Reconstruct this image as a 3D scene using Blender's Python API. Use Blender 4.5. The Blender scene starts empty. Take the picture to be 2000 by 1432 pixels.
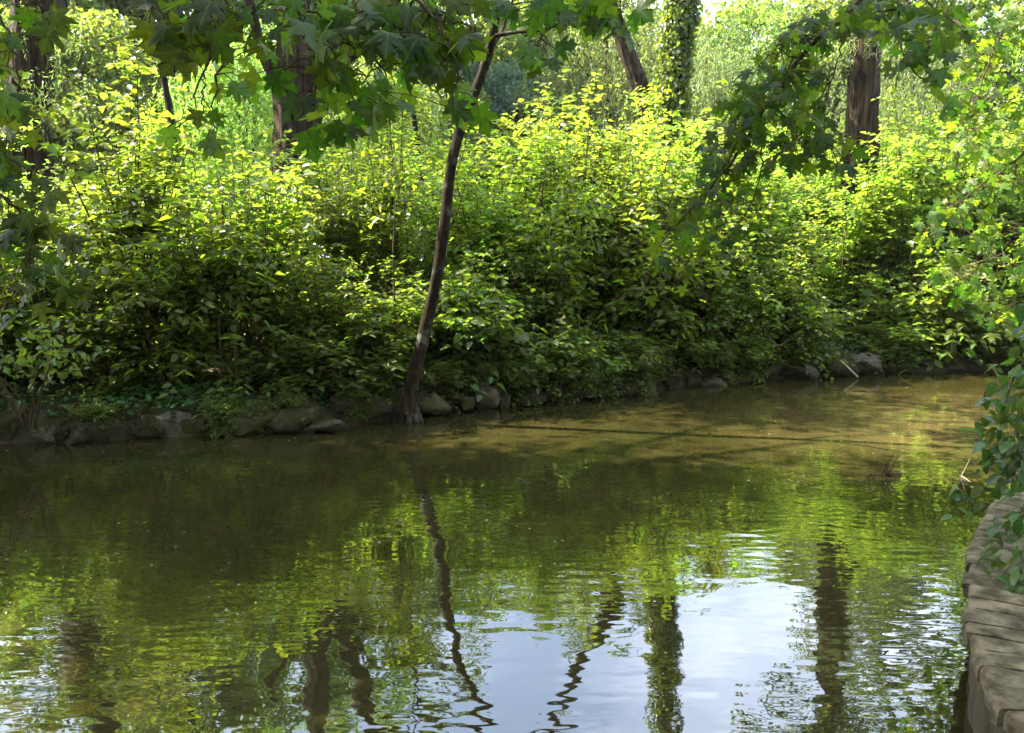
import bpy, math
import numpy as np
from mathutils import Vector, noise as mnoise

sc = bpy.context.scene
COL = sc.collection
PI = math.pi
rng = np.random.default_rng(7)

# ------------------------------------------------------------------ camera
F_PX, W_PX, H_PX = 1540.0, 2000.0, 1432.0
HORIZON = 500.0
CAM = np.array([0.0, 0.0, 2.2])
TH = math.atan((H_PX / 2 - HORIZON) / F_PX)
FWD = np.array([0, math.cos(TH), -math.sin(TH)])
UPV = np.array([0, math.sin(TH), math.cos(TH)])

def ray(px, py):
    return FWD + (px - W_PX / 2) / F_PX * np.array([1.0, 0, 0]) + (H_PX / 2 - py) / F_PX * UPV

def at(px, py, Y):
    d = ray(px, py)
    return CAM + d * (Y / d[1])

def ground(px, py, z=0.0):
    d = ray(px, py)
    return CAM + d * ((z - CAM[2]) / d[2])

cam = bpy.data.cameras.new('camera')
cam.sensor_width = 36.0
cam.lens = 36.0 * F_PX / W_PX
cam.clip_start, cam.clip_end = 0.05, 2000.0
camo = bpy.data.objects.new('camera', cam)
camo.location = CAM
camo.rotation_euler = (PI / 2 - TH, 0, 0)
COL.objects.link(camo)
sc.camera = camo

# ------------------------------------------------------------------ mesh helpers
def mesh_from(name, V, faces, mats, smooth=False, midx=None):
    """V (n,3); faces: list of (m,k) integer arrays"""
    me = bpy.data.meshes.new(name)
    V = np.asarray(V, dtype=np.float32)
    me.vertices.add(len(V))
    me.vertices.foreach_set('co', V.ravel())
    loops = np.concatenate([np.asarray(f, dtype=np.int32).ravel() for f in faces])
    tot = np.concatenate([np.full(len(f), np.asarray(f).shape[1], dtype=np.int32) for f in faces])
    start = np.concatenate([[0], np.cumsum(tot)[:-1]]).astype(np.int32)
    me.loops.add(len(loops))
    me.loops.foreach_set('vertex_index', loops)
    me.polygons.add(len(tot))
    me.polygons.foreach_set('loop_start', start)
    me.polygons.foreach_set('loop_total', tot)
    for m in (mats if isinstance(mats, (list, tuple)) else [mats]):
        me.materials.append(m)
    if smooth:
        me.polygons.foreach_set('use_smooth', np.ones(len(tot), dtype=bool))
    me.update(calc_edges=True)
    me.validate()
    return me

def obj(name, me, parent=None, loc=None):
    o = bpy.data.objects.new(name, me)
    COL.objects.link(o)
    if parent is not None:
        o.parent = parent
    if loc is not None:
        o.location = loc
    return o

def tag(o, label=None, cat=None, group=None, kind=None):
    if label: o['label'] = label
    if cat: o['category'] = cat
    if group: o['group'] = group
    if kind: o['kind'] = kind
    return o

def thing(name, label, cat, loc=(0, 0, 0), rotz=0.0, scale=1.0, group=None):
    o = bpy.data.objects.new(name, None)
    COL.objects.link(o)
    o.location = loc
    o.rotation_euler = (0, 0, rotz)
    o.scale = (scale, scale, scale) if np.isscalar(scale) else scale
    o.empty_display_size = 0.2
    return tag(o, label, cat, group)

def dup(root, label, loc, rotz, scale, group=None):
    r = root.copy(); COL.objects.link(r)
    r.location = loc; r.rotation_euler = (0, 0, rotz)
    r.scale = (scale, scale, scale) if np.isscalar(scale) else scale
    r['label'] = label
    if group: r['group'] = group
    for ch in list(root.children):
        c = ch.copy(); COL.objects.link(c); c.parent = r
    return r

class MB:
    """collects vertices and faces of one mesh"""
    def __init__(s):
        s.V, s.F, s.n, s.uv = [], {}, 0, []
    def add(s, V, *faces):
        V = np.asarray(V, float).reshape(-1, 3)
        for f in faces:
            f = np.asarray(f, int)
            s.F.setdefault(f.shape[1], []).append(f + s.n)
        s.V.append(V); s.n += len(V)
    def mesh(s, name, mats, smooth=False):
        me = mesh_from(name, np.concatenate(s.V), [np.concatenate(f) for f in s.F.values()], mats, smooth)
        if s.uv and sum(map(len, s.uv)) == s.n == len(me.vertices):
            uv = np.concatenate(s.uv).astype(np.float32)
            vi = np.empty(len(me.loops), dtype=np.int32); me.loops.foreach_get('vertex_index', vi)
            me.uv_layers.new(name='leaf').data.foreach_set('uv', uv[vi].ravel())
        return me

def spline(pts, n):
    """Catmull-Rom resample of (k,d) points"""
    P = np.asarray(pts, float)
    k = len(P)
    if k == 2:
        t = np.linspace(0, 1, n)[:, None]
        return P[0] * (1 - t) + P[1] * t
    Q = np.vstack([2 * P[0] - P[1], P, 2 * P[-1] - P[-2]])
    u = np.linspace(0, k - 1 - 1e-9, n)
    i = u.astype(int); t = (u - i)[:, None]
    a, b, c, d = Q[i], Q[i + 1], Q[i + 2], Q[i + 3]
    return 0.5 * (2 * b + (c - a) * t + (2 * a - 5 * b + 4 * c - d) * t ** 2 + (3 * b - a - 3 * c + d) * t ** 3)

def tube(mb, path, rad, seg=6, bump=0.0, bscale=3.0, cap=True, seed=0.0, furrow=0.0):
    P = np.asarray(path, float); n = len(P)
    R = np.broadcast_to(np.asarray(rad, float), (n,))
    T = np.gradient(P, axis=0)
    T /= np.linalg.norm(T, axis=1)[:, None] + 1e-9
    ref = np.array([0.0, 1.0, 0.0]) if abs(T[0][1]) < 0.8 else np.array([1.0, 0, 0])
    A = np.cross(T, ref); A /= np.linalg.norm(A, axis=1)[:, None] + 1e-9
    B = np.cross(T, A)
    ang = np.arange(seg) * 2 * PI / seg
    V = np.empty((n, seg, 3))
    for i in range(n):
        r = np.full(seg, R[i])
        if bump or furrow:
            for j in range(seg):
                ca, sa = math.cos(ang[j]), math.sin(ang[j])
                q = Vector((ca * 1.1 + seed, sa * 1.1, i * bscale / n))
                r[j] *= 1 + bump * mnoise.noise(q)
                if furrow:
                    q2 = Vector((ca * 5 + seed, sa * 5, P[i][2] * 1.1))
                    r[j] *= 1 + furrow * (abs(mnoise.noise(q2)) - 0.25)
        V[i] = P[i] + (np.cos(ang)[:, None] * A[i] + np.sin(ang)[:, None] * B[i]) * r[:, None]
    idx = np.arange(n * seg).reshape(n, seg)
    a, b = idx[:-1], idx[1:]
    F = np.stack([a, np.roll(a, -1, 1), np.roll(b, -1, 1), b], -1).reshape(-1, 4)
    mb.add(V.reshape(-1, 3), F)
    if cap and seg >= 3:
        c = np.vstack([V[-1], V[-1].mean(0)[None] + T[-1] * R[-1] * 0.3])
        mb.add(c, np.array([[j, (j + 1) % seg, seg] for j in range(seg)]))

# leaf templates: (u, v, w), triangles
def _ovate(fold=0.13, droop=0.12):
    V = [(0, 0, 0), (.32, .5, fold), (.7, .36, fold * .5 - droop * .4), (1, 0, -droop),
         (.7, -.36, fold * .5 - droop * .4), (.32, -.5, fold)]
    return np.array(V), np.array([(0, 2, 1), (0, 3, 2), (0, 4, 3), (0, 5, 4)])

def _ovate_fine():
    us = [0, .12, .3, .5, .7, .86, 1.0]
    hw = [0, .3, .48, .5, .38, .2, 0]
    V, F = [], []
    for u, h in zip(us, hw):
        V += [(u, h, .16 * h - .25 * u * u), (u, 0, -.25 * u * u), (u, -h, .16 * h - .25 * u * u)]
    for i in range(len(us) - 1):
        a = 3 * i
        F += [(a, a + 1, a + 4), (a, a + 4, a + 3), (a + 1, a + 2, a + 5), (a + 1, a + 5, a + 4)]
    return np.array(V), np.array(F)

def _maple():
    half = [(0, 0), (-.07, .13), (-.03, .30), (-.06, .46), (.10, .40), (.19, .28), (.30, .42), (.36, .56), (.44, .52), (.57, .66),
            (.56, .48), (.54, .40), (.50, .20), (.64, .20), (.72, .31), (.77, .19), (.86, .10), (1.0, 0)]
    pts = half + [(u, -v) for u, v in half[-2:0:-1]]
    V = [(.3, 0, .03)] + [(u, v, -.16 * (u - .3) ** 2 - .35 * v * v + .10 * abs(v)) for u, v in pts]
    n = len(pts)
    F = [(0, 1 + (j + 1) % n, 1 + j) for j in range(n)]
    return np.array(V, float), np.array(F)

def _narrow():
    V = [(0, 0, 0), (.4, .5, .05), (1, 0, -.12), (.4, -.5, .05)]
    return np.array(V, float), np.array([(0, 2, 1), (0, 3, 2)])

OVATE, OVATE_FINE, MAPLE, NARROW = _ovate(), _ovate_fine(), _maple(), _narrow()

def leaves(mb, P, D, N, L, Wd, tpl, curl=None):
    """P base, D direction, N rough normal (n,3); L length, Wd width ratio"""
    if len(P) == 0: return
    D = D / (np.linalg.norm(D, axis=1)[:, None] + 1e-9)
    S = np.cross(N, D); S /= np.linalg.norm(S, axis=1)[:, None] + 1e-9
    M = np.cross(D, S)
    T, F = tpl
    L = np.broadcast_to(np.asarray(L, float), (len(P),))
    Wd = np.broadcast_to(np.asarray(Wd, float), (len(P),))
    V = (P[:, None] + T[None, :, 0, None] * (L[:, None] * D)[:, None]
         + T[None, :, 1, None] * ((L * Wd)[:, None] * S)[:, None]
         + T[None, :, 2, None] * ((L * (1.0 if curl is None else curl))[:, None] * M)[:, None])
    k = len(T)
    FF = (F[None] + (np.arange(len(P)) * k)[:, None, None]).reshape(-1, 3)
    mb.add(V.reshape(-1, 3), FF)
    mb.uv.append(np.tile(T[:, :2], (len(P), 1)))

# ------------------------------------------------------------------ materials
def new_mat(name):
    m = bpy.data.materials.new(name); m.use_nodes = True
    nt = m.node_tree; nt.nodes.clear()
    out = nt.nodes.new('ShaderNodeOutputMaterial')
    return m, nt, out

def N_(nt, t, **kw):
    n = nt.nodes.new(t)
    for k, v in kw.items():
        setattr(n, k, v)
    return n

def leaf_mat(name, col, trans, rough=0.42, tmix=0.45, var=0.35, hue=0.035, spec=0.5, veins=None):
    m, nt, out = new_mat(name)
    L = nt.links.new
    geo = N_(nt, 'ShaderNodeNewGeometry')
    oi = N_(nt, 'ShaderNodeObjectInfo')
    def tinted(c):
        rgb = N_(nt, 'ShaderNodeHueSaturation')
        rgb.inputs['Color'].default_value = (*c, 1)
        mh = N_(nt, 'ShaderNodeMapRange'); mh.inputs[3].default_value = 0.5 - hue; mh.inputs[4].default_value = 0.5 + hue
        L(geo.outputs['Random Per Island'], mh.inputs[0]); 
        ad = N_(nt, 'ShaderNodeMath', operation='MULTIPLY_ADD'); ad.inputs[1].default_value = hue * 1.0; ad.inputs[2].default_value = -hue * 0.5
        L(oi.outputs['Random'], ad.inputs[0])
        ad2 = N_(nt, 'ShaderNodeMath', operation='ADD'); L(mh.outputs[0], ad2.inputs[0]); L(ad.outputs[0], ad2.inputs[1])
        L(ad2.outputs[0], rgb.inputs['Hue'])
        fr = N_(nt, 'ShaderNodeMath', operation='MULTIPLY'); fr.inputs[1].default_value = 7.31
        L(geo.outputs['Random Per Island'], fr.inputs[0])
        fx = N_(nt, 'ShaderNodeMath', operation='FRACT'); L(fr.outputs[0], fx.inputs[0])
        mv = N_(nt, 'ShaderNodeMapRange'); mv.inputs[3].default_value = 1 - var; mv.inputs[4].default_value = 1 + var
        L(fx.outputs[0], mv.inputs[0])
        ov = N_(nt, 'ShaderNodeMapRange'); ov.inputs[3].default_value = .72; ov.inputs[4].default_value = 1.28
        L(oi.outputs['Random'], ov.inputs[0])
        mm = N_(nt, 'ShaderNodeMath', operation='MULTIPLY'); L(mv.outputs[0], mm.inputs[0]); L(ov.outputs[0], mm.inputs[1])
        L(mm.outputs[0], rgb.inputs['Value'])
        return rgb
    a, b = tinted(col), tinted(trans)
    if veins:
        uv = N_(nt, 'ShaderNodeUVMap'); uv.uv_map = 'leaf'
        sp = N_(nt, 'ShaderNodeSeparateXYZ'); L(uv.outputs[0], sp.inputs[0])
        av = N_(nt, 'ShaderNodeMath', operation='ABSOLUTE'); L(sp.outputs[1], av.inputs[0])
        best = None
        for ang in veins:        # distance to each main vein
            c_, s_ = math.cos(ang), math.sin(ang)
            m1 = N_(nt, 'ShaderNodeMath', operation='MULTIPLY'); m1.inputs[1].default_value = -s_; L(sp.outputs[0], m1.inputs[0])
            m2 = N_(nt, 'ShaderNodeMath', operation='MULTIPLY_ADD'); m2.inputs[1].default_value = c_; L(av.outputs[0], m2.inputs[0]); L(m1.outputs[0], m2.inputs[2])
            ab = N_(nt, 'ShaderNodeMath', operation='ABSOLUTE'); L(m2.outputs[0], ab.inputs[0])
            if best is None: best = ab
            else:
                mn = N_(nt, 'ShaderNodeMath', operation='MINIMUM'); L(best.outputs[0], mn.inputs[0]); L(ab.outputs[0], mn.inputs[1]); best = mn
        vm = N_(nt, 'ShaderNodeMapRange'); vm.inputs[1].default_value = .006; vm.inputs[2].default_value = .026; vm.inputs[3].default_value = .55; vm.inputs[4].default_value = 0
        L(best.outputs[0], vm.inputs[0])
        tn = N_(nt, 'ShaderNodeTexNoise'); tn.inputs['Scale'].default_value = 5.0; tn.inputs['Detail'].default_value = 5
        L(uv.outputs[0], tn.inputs['Vector'])
        outs = []
        for node, vc in ((a, (.16, .22, .05)), (b, (.1, .2, .01))):
            mxv = N_(nt, 'ShaderNodeMix', data_type='RGBA'); L(vm.outputs[0], mxv.inputs[0]); L(node.outputs[0], mxv.inputs[6]); mxv.inputs[7].default_value = (*vc, 1)
            hs = N_(nt, 'ShaderNodeHueSaturation'); L(mxv.outputs[2], hs.inputs['Color'])
            mb_ = N_(nt, 'ShaderNodeMapRange'); mb_.inputs[1].default_value = .3; mb_.inputs[2].default_value = .7; mb_.inputs[3].default_value = .7; mb_.inputs[4].default_value = 1.25
            L(tn.outputs['Fac'], mb_.inputs[0]); L(mb_.outputs[0], hs.inputs['Value'])
            outs.append(hs)
        a, b = outs
    bs = N_(nt, 'ShaderNodeBsdfPrincipled')
    bs.inputs['Roughness'].default_value = rough
    bs.inputs['Specular IOR Level'].default_value = spec
    L(a.outputs[0], bs.inputs['Base Color'])
    tr = N_(nt, 'ShaderNodeBsdfTranslucent'); L(b.outputs[0], tr.inputs['Color'])
    mx = N_(nt, 'ShaderNodeMixShader'); mx.inputs[0].default_value = tmix
    L(bs.outputs[0], mx.inputs[1]); L(tr.outputs[0], mx.inputs[2])
    L(mx.outputs[0], out.inputs['Surface'])
    return m

def rough_mat(name, stops, scale=(6, 6, 6), detail=8, rough=0.9, bump=0.02, bscale=None, second=None, obj_rand=0.0):
    """noise-coloured rough surface; stops [(pos, col)]; second = (colour, scale, lo, hi) patches"""
    m, nt, out = new_mat(name); L = nt.links.new
    tc = N_(nt, 'ShaderNodeTexCoord')
    mp = N_(nt, 'ShaderNodeMapping'); mp.inputs['Scale'].default_value = scale
    L(tc.outputs['Object'], mp.inputs[0])
    nz = N_(nt, 'ShaderNodeTexNoise'); nz.inputs['Scale'].default_value = 1.0; nz.inputs['Detail'].default_value = detail; nz.inputs['Roughness'].default_value = 0.65
    L(mp.outputs[0], nz.inputs['Vector'])
    cr = N_(nt, 'ShaderNodeValToRGB')
    el = cr.color_ramp.elements
    while len(el) < len(stops): el.new(0.5)
    for e, (p, c) in zip(el, stops):
        e.position = p; e.color = (*c, 1)
    L(nz.outputs['Fac'], cr.inputs[0])
    colour = cr.outputs[0]
    if second:
        c2, s2, lo, hi = second
        n2 = N_(nt, 'ShaderNodeTexNoise'); n2.inputs['Scale'].default_value = s2; n2.inputs['Detail'].default_value = 6
        L(tc.outputs['Object'], n2.inputs['Vector'])
        mr = N_(nt, 'ShaderNodeMapRange'); mr.inputs[1].default_value = lo; mr.inputs[2].default_value = hi
        L(n2.outputs['Fac'], mr.inputs[0])
        mxc = N_(nt, 'ShaderNodeMix', data_type='RGBA'); L(mr.outputs[0], mxc.inputs[0])
        L(colour, mxc.inputs[6]); mxc.inputs[7].default_value = (*c2, 1)
        colour = mxc.outputs[2]
    if obj_rand:
        oi = N_(nt, 'ShaderNodeObjectInfo')
        mr = N_(nt, 'ShaderNodeMapRange'); mr.inputs[3].default_value = 1 - obj_rand; mr.inputs[4].default_value = 1 + obj_rand
        L(oi.outputs['Random'], mr.inputs[0])
        hs = N_(nt, 'ShaderNodeHueSaturation'); L(colour, hs.inputs['Color']); L(mr.outputs[0], hs.inputs['Value'])
        colour = hs.outputs[0]
    bs = N_(nt, 'ShaderNodeBsdfPrincipled'); bs.inputs['Roughness'].default_value = rough; bs.inputs['Specular IOR Level'].default_value = .12
    L(colour, bs.inputs['Base Color'])
    if bump:
        bp = N_(nt, 'ShaderNodeBump'); bp.inputs['Distance'].default_value = bump; bp.inputs['Strength'].default_value = 1.0
        L(nz.outputs['Fac'], bp.inputs['Height']); L(bp.outputs[0], bs.inputs['Normal'])
    L(bs.outputs[0], out.inputs['Surface'])
    return m

M = {}
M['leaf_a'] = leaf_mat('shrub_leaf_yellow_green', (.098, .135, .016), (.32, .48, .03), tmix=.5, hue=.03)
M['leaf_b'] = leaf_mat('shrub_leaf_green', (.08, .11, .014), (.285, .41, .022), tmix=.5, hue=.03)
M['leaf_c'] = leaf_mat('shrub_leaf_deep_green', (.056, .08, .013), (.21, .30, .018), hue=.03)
M['leaf_d'] = leaf_mat('ground_cover_leaf', (.04, .11, .018), (.08, .2, .02))
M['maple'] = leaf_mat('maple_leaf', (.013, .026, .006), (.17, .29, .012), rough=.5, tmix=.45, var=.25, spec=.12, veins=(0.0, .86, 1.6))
M['maple_bright'] = leaf_mat('young_maple_leaf', (.07, .13, .014), (.23, .47, .02), rough=.45, tmix=.52, var=.25, spec=.3, veins=(0.0, .86, 1.6))  # young maple, and a lighter copy for sunlit leaves on the shady maple
M['near'] = leaf_mat('privet_leaf', (.055, .12, .025), (.16, .30, .025), rough=.34, tmix=.38, veins=(0.0,))
M['willow'] = leaf_mat('willow_leaf', (.09, .13, .04), (.25, .35, .06), rough=.5)
M['far_a'] = leaf_mat('far_leaf_bright', (.095, .145, .024), (.28, .41, .04), rough=.55)
M['far_b'] = leaf_mat('far_leaf_mid', (.075, .118, .02), (.23, .34, .035), rough=.55)
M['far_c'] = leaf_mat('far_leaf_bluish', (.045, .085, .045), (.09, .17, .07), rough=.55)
M['ivy'] = leaf_mat('ivy_leaf', (.05, .085, .015), (.30, .42, .025), rough=.35, tmix=.45)
M['bark'] = rough_mat('furrowed_bark', [(.38, (.005, .003, .0016)), (.5, (.03, .02, .0105)), (.66, (.075, .052, .03))], scale=(11, 11, 1.5), bump=.09)
M['bark_smooth'] = rough_mat('young_bark', [(.34, (.004, .0023, .001)), (.52, (.017, .0105, .005)), (.72, (.045, .031, .017))], scale=(16, 16, 5), bump=.03,
                             second=((.09, .1, .07), 5, .55, .7))
M['twig'] = rough_mat('twig_bark', [(.3, (.03, .022, .012)), (.7, (.09, .065, .035))], scale=(20, 20, 6), bump=.003)
M['stem'] = rough_mat('shrub_stem', [(.3, (.025, .018, .009)), (.7, (.075, .055, .027))], scale=(20, 20, 4), bump=0)
M['driftwood'] = rough_mat('bleached_stick', [(.3, (.2, .15, .09)), (.7, (.42, .34, .22))], scale=(25, 25, 8), bump=.002)
M['stone'] = rough_mat('bank_rock', [(.28, (.008, .006, .003)), (.5, (.043, .033, .019)), (.75, (.10, .08, .05))], scale=(7, 7, 9), bump=.035,
                       second=((.03, .03, .008), 3.2, .47, .62), obj_rand=.35)
M['stone_grey'] = rough_mat('grey_rock', [(.25, (.02, .016, .011)), (.5, (.08, .067, .048)), (.75, (.15, .13, .097))], scale=(8, 8, 8), bump=.025,
                            second=((.04, .036, .014), 3.0, .55, .7), obj_rand=.25)
M['coping'] = rough_mat('weathered_coping', [(.3, (.03, .022, .011)), (.5, (.12, .096, .058)), (.72, (.22, .18, .115))], scale=(9, 9, 20), bump=.02,
                        second=((.035, .032, .016), 6, .5, .68), obj_rand=.22)
M['wall'] = rough_mat('old_wall', [(.3, (.03, .025, .015)), (.6, (.08, .065, .04))], scale=(5, 5, 5), bump=.03)
M['soil'] = rough_mat('woodland_soil', [(.3, (.018, .013, .007)), (.55, (.05, .037, .02)), (.8, (.09, .07, .04))], scale=(3, 3, 3), bump=.05,
                      second=((.03, .045, .012), 1.2, .5, .65))
M['moss'] = leaf_mat('moss_tuft', (.05, .055, .01), (.06, .07, .01), rough=.8)
M['litter'] = leaf_mat('fallen_bits', (.2, .17, .09), (.1, .1, .03), rough=.6)

# ------------------------------------------------------------------ banks and terrain
FAR = np.array([(-120, 12), (-60, 10.5), (-14, 9.0), (-9, 8.75)] +
               [tuple(ground(px, py)[:2]) for px, py in ((0, 872), (130, 866), (350, 858), (600, 846), (760, 826), (900, 800), (1080, 786), (1250, 770),
                                                          (1390, 752), (1550, 741), (1750, 731), (1900, 727))] +
               [(11.5, 14.7), (16, 16), (60, 28), (120, 40)])
EDGE_PX = [(2000, 1432), (1958, 1380), (1935, 1340), (1911, 1290), (1895, 1240), (1888, 1180), (1890, 1120), (1898, 1060), (1915, 1012), (1948, 968), (1990, 938)]
EDGE = [tuple(ground(px, py, .5)[:2]) for px, py in EDGE_PX]
NEAR = np.array([(-120, -6), (-60, -3), (-12, -.6), (-3, .3), (-.5, .7), (.9, 1.2), (1.6, 2.1)] + EDGE + [(4.9, 7.2), (7.5, 9.0), (11, 10.9), (16, 12.2), (60, 21), (120, 33)])

def yfar(x): return np.interp(x, FAR[:, 0], FAR[:, 1])
def ynear(x): return np.interp(x, NEAR[:, 0], NEAR[:, 1])

def seg_dist(X, Y, P):
    d = np.full(X.shape, 1e9)
    for a, b in zip(P[:-1], P[1:]):
        ab = b - a
        t = np.clip(((X - a[0]) * ab[0] + (Y - a[1]) * ab[1]) / (ab @ ab), 0, 1)
        d = np.minimum(d, np.hypot(X - a[0] - t * ab[0], Y - a[1] - t * ab[1]))
    return d

def vnoise(X, Y, s, seed=0):
    r = np.empty(X.shape)
    it = np.nditer([X, Y, r], op_flags=[['readonly'], ['readonly'], ['writeonly']])
    for a, b, c in it:
        c[...] = mnoise.noise(Vector((float(a) * s, float(b) * s, seed)))
    return r

def gz(x, y):
    """ground height"""
    X, Y = np.atleast_1d(np.asarray(x, float)), np.atleast_1d(np.asarray(y, float))
    z = np.full(X.shape, -.9)
    df = seg_dist(X, Y, FAR); dn = seg_dist(X, Y, NEAR)
    far = Y > yfar(X); near = Y < ynear(X)
    zf = np.interp(df, [0, .12, .3, .6, 1.6, 6, 40, 400], [-.35, 0.02, .24, .36, .5, .7, 1.0, 1.0])
    zn = np.interp(dn, [0, .14, .26, .8, 3, 50], [-.9, -.9, .38, .46, .5, .8])
    z = np.where(far, zf, z); z = np.where(near, zn, z)
    z = np.where(~far & ~near & (df < 1.2), np.maximum(z, np.interp(df, [0, 1.2], [-.35, -.9])), z)
    return z

def build_ground():
    def axis(lo, hi, a, b, fine):
        mid = np.arange(a, b, fine)
        left = a - np.geomspace(fine, a - lo, 26)[::-1]
        right = b + np.geomspace(fine, hi - b, 26)
        return np.concatenate([left, mid, right])
    xs = axis(-118, 118, -11, 14, .16)
    ys = axis(-30, 128, -2, 20, .14)
    X, Y = np.meshgrid(xs, ys)
    Z = gz(X, Y)
    land = Z > 0.1
    nz = vnoise(X, Y, 1.3) * .06 + vnoise(X, Y, 4.5, 5) * .03
    Z = Z + np.where(land & (np.abs(X) < 60) & (Y > 5), nz, 0)
    n, m = X.shape
    idx = np.arange(n * m).reshape(n, m)
    F = np.stack([idx[:-1, :-1], idx[:-1, 1:], idx[1:, 1:], idx[1:, :-1]], -1).reshape(-1, 4)
    me = mesh_from('ground', np.stack([X, Y, Z], -1).reshape(-1, 3), [F], M['soil'], True)
    tag(obj('ground', me), kind='structure')
build_ground()

def gz1(x, y): return float(gz(x, y)[0])

# ------------------------------------------------------------------ water
def water_mat():
    m, nt, out = new_mat('murky_river_water'); L = nt.links.new
    tc = N_(nt, 'ShaderNodeTexCoord')
    def wave(scale, detail, amp, rot=0.0, dist=0.0):
        mp = N_(nt, 'ShaderNodeMapping'); mp.inputs['Scale'].default_value = scale; mp.inputs['Rotation'].default_value = (0, 0, rot)
        L(tc.outputs['Object'], mp.inputs[0])
        n = N_(nt, 'ShaderNodeTexNoise'); n.inputs['Scale'].default_value = 1; n.inputs['Detail'].default_value = detail; n.inputs['Roughness'].default_value = .45
        n.inputs['Distortion'].default_value = dist
        L(mp.outputs[0], n.inputs['Vector'])
        mu = N_(nt, 'ShaderNodeMath', operation='MULTIPLY'); mu.inputs[1].default_value = amp
        L(n.outputs['Fac'], mu.inputs[0]); return mu
    a = wave((.9, 1.5, 1), 1.0, .009, .2)
    b = wave((2.4, 4.2, 1), 0.8, .003, -.15, .6)
    c = wave((6, 15, 1), 0.6, .0013, .1)
    # calmer and livelier areas
    nm = N_(nt, 'ShaderNodeTexNoise'); nm.inputs['Scale'].default_value = .55; nm.inputs['Detail'].default_value = 2
    L(tc.outputs['Object'], nm.inputs['Vector'])
    mr = N_(nt, 'ShaderNodeMapRange'); mr.inputs[1].default_value = .38; mr.inputs[2].default_value = .62; mr.inputs[3].default_value = .15; mr.inputs[4].default_value = 1.6
    L(nm.outputs['Fac'], mr.inputs[0])
    cm = N_(nt, 'ShaderNodeMath', operation='MULTIPLY'); L(c.outputs[0], cm.inputs[0]); L(mr.outputs[0], cm.inputs[1])
    s1 = N_(nt, 'ShaderNodeMath', operation='ADD'); L(a.outputs[0], s1.inputs[0]); L(b.outputs[0], s1.inputs[1])
    s2 = N_(nt, 'ShaderNodeMath', operation='ADD'); L(s1.outputs[0], s2.inputs[0]); L(cm.outputs[0], s2.inputs[1])
    bp = N_(nt, 'ShaderNodeBump'); bp.inputs['Distance'].default_value = 1.0; bp.inputs['Strength'].default_value = 1.0
    L(s2.outputs[0], bp.inputs['Height'])
    # silt in the water
    nz = N_(nt, 'ShaderNodeTexNoise'); nz.inputs['Scale'].default_value = .8; nz.inputs['Detail'].default_value = 5
    L(tc.outputs['Object'], nz.inputs['Vector'])
    cr = N_(nt, 'ShaderNodeValToRGB')
    cr.color_ramp.elements[0].position = .3; cr.color_ramp.elements[0].color = (.015, .0135, .0038, 1)
    cr.color_ramp.elements[1].position = .7; cr.color_ramp.elements[1].color = (.026, .022, .0065, 1)
    L(nz.outputs['Fac'], cr.inputs[0])
    # sandy shallows, painted paler where the sun lights the water
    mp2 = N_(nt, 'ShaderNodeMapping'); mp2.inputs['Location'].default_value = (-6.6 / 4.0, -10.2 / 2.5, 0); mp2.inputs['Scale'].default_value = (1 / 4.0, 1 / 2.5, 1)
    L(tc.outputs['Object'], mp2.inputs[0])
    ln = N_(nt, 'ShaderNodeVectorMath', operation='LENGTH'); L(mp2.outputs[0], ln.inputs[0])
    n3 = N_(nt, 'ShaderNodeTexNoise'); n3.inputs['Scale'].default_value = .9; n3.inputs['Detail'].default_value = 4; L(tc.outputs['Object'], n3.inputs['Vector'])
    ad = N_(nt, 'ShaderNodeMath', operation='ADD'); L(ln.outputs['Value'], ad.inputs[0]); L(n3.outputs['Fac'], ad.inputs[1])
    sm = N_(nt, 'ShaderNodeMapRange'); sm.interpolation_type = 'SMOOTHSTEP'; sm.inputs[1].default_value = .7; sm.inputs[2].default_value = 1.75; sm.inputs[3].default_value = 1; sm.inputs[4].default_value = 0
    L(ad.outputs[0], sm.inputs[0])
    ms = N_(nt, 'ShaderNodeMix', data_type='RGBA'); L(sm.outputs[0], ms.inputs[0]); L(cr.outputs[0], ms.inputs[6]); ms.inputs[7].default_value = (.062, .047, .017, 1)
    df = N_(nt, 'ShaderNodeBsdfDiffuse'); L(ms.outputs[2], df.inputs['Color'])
    gl = N_(nt, 'ShaderNodeBsdfGlossy'); gl.inputs['Roughness'].default_value = 0.015; gl.inputs['Color'].default_value = (1, 1, 1, 1)
    L(bp.outputs[0], gl.inputs['Normal'])
    fr = N_(nt, 'ShaderNodeFresnel'); fr.inputs['IOR'].default_value = 2.1
    L(bp.outputs[0], fr.inputs['Normal'])
    mx = N_(nt, 'ShaderNodeMixShader'); L(fr.outputs[0], mx.inputs[0]); L(df.outputs[0], mx.inputs[1]); L(gl.outputs[0], mx.inputs[2])
    L(mx.outputs[0], out.inputs['Surface'])
    return m
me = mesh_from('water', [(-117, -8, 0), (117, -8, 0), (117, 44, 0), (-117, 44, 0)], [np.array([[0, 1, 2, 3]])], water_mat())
tag(obj('water', me), kind='structure')

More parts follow.
